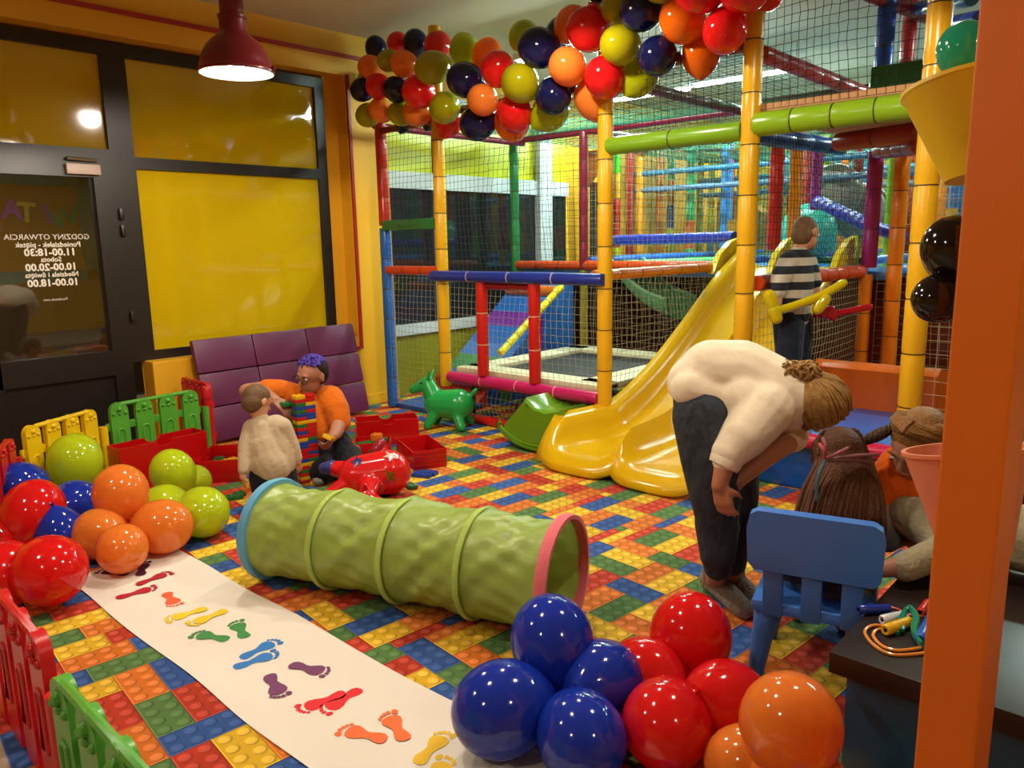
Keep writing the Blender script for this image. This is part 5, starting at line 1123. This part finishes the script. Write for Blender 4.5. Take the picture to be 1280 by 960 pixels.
for k in range(230):
    a = rg.uniform(-1, 1); lay = rg.uniform(0, 1); crown = hc+u_*.085+f_*rg.uniform(-.02, .05)+s_*(a*.03)
    o1 = hc+u_*(.085-.03*abs(a))-f_*(.045-.02*abs(a))+VR*(a*.066)
    o2 = hc+VR*(a*.092)+VU*(.0)-VF*(.095*math.cos(a*1.25))
    e0 = Q(1049+a*58+rg.uniform(-3, 3), 655+rg.uniform(-8, 16), d-.13-.03*math.cos(a*1.4)-.012*lay); mid_ = (o2+e0)/2+VR*(a*.012)
    paths.append([crown, o1, o2, mid_+VR*rg.uniform(-.006, .006), e0])
for k in range(60):
    a = rg.uniform(-1, 1); crown = hc+u_*.10+f_*.0+s_*(a*.02); o1 = hc+u_*.085+s_*(rg.choice((-1, 1))*.06)+f_*rg.uniform(-.05, .07); o2 = hc+u_*.0+VR*(.088*(1 if (o1-hc).dot(VR) > 0 else -1))+f_*rg.uniform(-.05, .05)
    paths.append([crown, o1, o2])
M = Matrix((s_, f_, u_)).transposed()
blob([('e', hc+u_*.03-f_*.012, (.080, .092, .086), M), ('e', hc-f_*.035-u_*.02, (.078, .06, .08), M)], .006, 'hair_cap', HBR, lg, 3)
locks(lg, paths, .007, HBR)
RBN = mat('ribbon_mauve', '8a4a50', .7)
kt = Q(1030, 575, d-.125)
for tip, c_, nm in (((1028, 547), '8a4a50', 'hair_ribbon'), ((1060, 560), '8a4a50', 'hair_ribbon'), ((1098, 568), '7a4448', 'hair_ribbon'), ((1092, 578), '7a4448', 'hair_ribbon'), ((1024, 555), 'b0404a', 'hair_ribbon')):
    e0 = Q(tip[0], tip[1], d-.12 if tip[0] < 1070 else d-.09); m = MB(); m.tube(smooth_path([kt, (kt+e0)/2-VF*.02+VU*.006, e0], 5), .006, 8); build(nm, m, mat('ribbon_'+c_, c_, .7), lg)
m = MB(); m.tube(smooth_path([kt-VF*.012, Q(1024, 592, d-.16), Q(1021, 612, d-.165), Q(1022, 628, d-.165)], 5), [.006]*15+[.002], 8); build('teal_strand', m, mat('teal_hair', '3a5a60', .7, .3, .2, 60), lg)
# ---------------------------------------------------------------- girl in orange sitting on the table
d = 2.66
hc = Q(1146, 558, d); P, s_, f_, u_ = head_parts(hc, .235, vdir(-.72, -.55, -.3), vdir(-.25, .8, -.6))
P += KK((1158, 580, d+.05, 16), (1160, 605, d+.1, 17)) + KK((1150, 620, d+.12, 28), (1160, 670, d+.12, 28)) + KK((1112, 600, d+.1, 15), (1105, 632, d+.05, 12), (1130, 660, d-.02, 9)) + KK((1190, 605, d+.08, 15), (1200, 650, d, 12), (1185, 668, d-.06, 9))
P += hand_parts(Q(1131, 660, d-.02), vdir(.7, -.4, -.2), vdir(.3, -.3, .6), .13, .6, 1) + hand_parts(Q(1184, 668, d-.06), vdir(-.7, -.4, -.2), vdir(0, -.5, .6), .13, .6, -1)
hipc = Vector((2.86, .36, TOPZ+.12)); ka, kb = Q(1134, 642, 2.66), Q(1235, 665, 2.52); fa2, fb2 = Q(1122, 712, 2.46), Q(1215, 714, 2.44)
fa2.z = fb2.z = TOPZ+.055
P += [('c', Q(1160, 672, d+.12), hipc, .08, .09), ('c', hipc+Vector((0, .06, 0)), ka, .055, .045), ('c', hipc+Vector((0, -.08, 0)), kb, .055, .045), ('c', ka, fb2, .042, .033), ('c', kb, fa2, .042, .033), ('c', fa2, fa2+Vector((-.03, .05, -.015)), .032, .026)]
og_ = person(P, .0065, 'girl with a dark blonde braid in an orange T-shirt sitting on the dark table', 'person', skin('a8745a'))
face(og_, hc, .235, s_, f_, u_, 'b06a5c')
blob(KK((1148, 600, d+.1, 30), (1140, 622, d+.12, 38), (1150, 650, d+.12, 38)) + KK((1125, 580, d+.1, 24), (1108, 600, d+.1, 23), (1104, 625, d+.07, 20)) + KK((1178, 588, d+.1, 22), (1196, 625, d+.05, 18)) + KK((1110, 600, d+.09, 26), (1116, 622, d+.09, 26)), .008, 'tshirt', wool('orange_bright', 'd85c0a', .8, 12), og_, 4)
blob([('c', hipc+Vector((0, .06, .02)), ka, .09, .062), ('c', hipc+Vector((0, -.08, .02)), kb, .09, .062), ('c', ka, fb2, .058, .05), ('c', kb, fa2+(fb2-fa2)*.1, .06, .048), ('c', hipc+Vector((0, .07, .0)), hipc+Vector((0, -.07, .0)), .11, .11)], .008, 'trousers', wool('khaki_trousers', '9a8f74', .9, 14), og_, 4, lambda a: np.column_stack([a[:, 0], a[:, 1], np.maximum(a[:, 2], TOPZ+.003)]))
M = Matrix((s_, f_, u_)).transposed()
HD = hairm('hair_dark_blonde', '7c5428'); rg = random.Random(9); paths = []
for k in range(170):
    sgn = 1 if k % 2 else -1; t0 = rg.uniform(-.35, .95)
    # parted along the middle: each lock runs from the parting sideways and back
    p0 = hc+u_*(.135*math.cos(t0*.9))+f_*(.10*math.sin(-t0+.45))+s_*(sgn*.004)
    bx_ = rg.uniform(-.03, .03)
    p1 = hc+s_*(sgn*.074)+u_*(.085+bx_)+f_*(.04*math.sin(-t0+.3)); p2 = hc+s_*(sgn*.092)+u_*(.02+bx_)-f_*(.03+.03*rg.random()); p3 = hc-f_*(.1)+s_*(sgn*.03)-u_*(.03)
    paths.append([p0, p1, p2, p3])
blob([('e', hc+u_*.045-f_*.022, (.090, .102, .092), M), ('e', hc-f_*.05-u_*.01, (.085, .065, .085), M)], .006, 'hair_cap', HD, og_, 3)
locks(og_, paths, .007, HD)
paths = []; ba, bb = Q(1112, 537, d+.01), Q(1078, 552, d+.03)
for st in range(3):
    paths.append([ba.lerp(bb, t/10)+VU*(.010*math.sin(t*1.25+st*2.1))+VF*(.010*math.cos(t*1.25+st*2.1)) for t in range(11)])
paths.append([hc-f_*.07+s_*.03, Q(1120, 533, d+.02), ba])
locks(og_, paths, .012, hairm('hair_braid', '3c2818'), 'braid', 8)
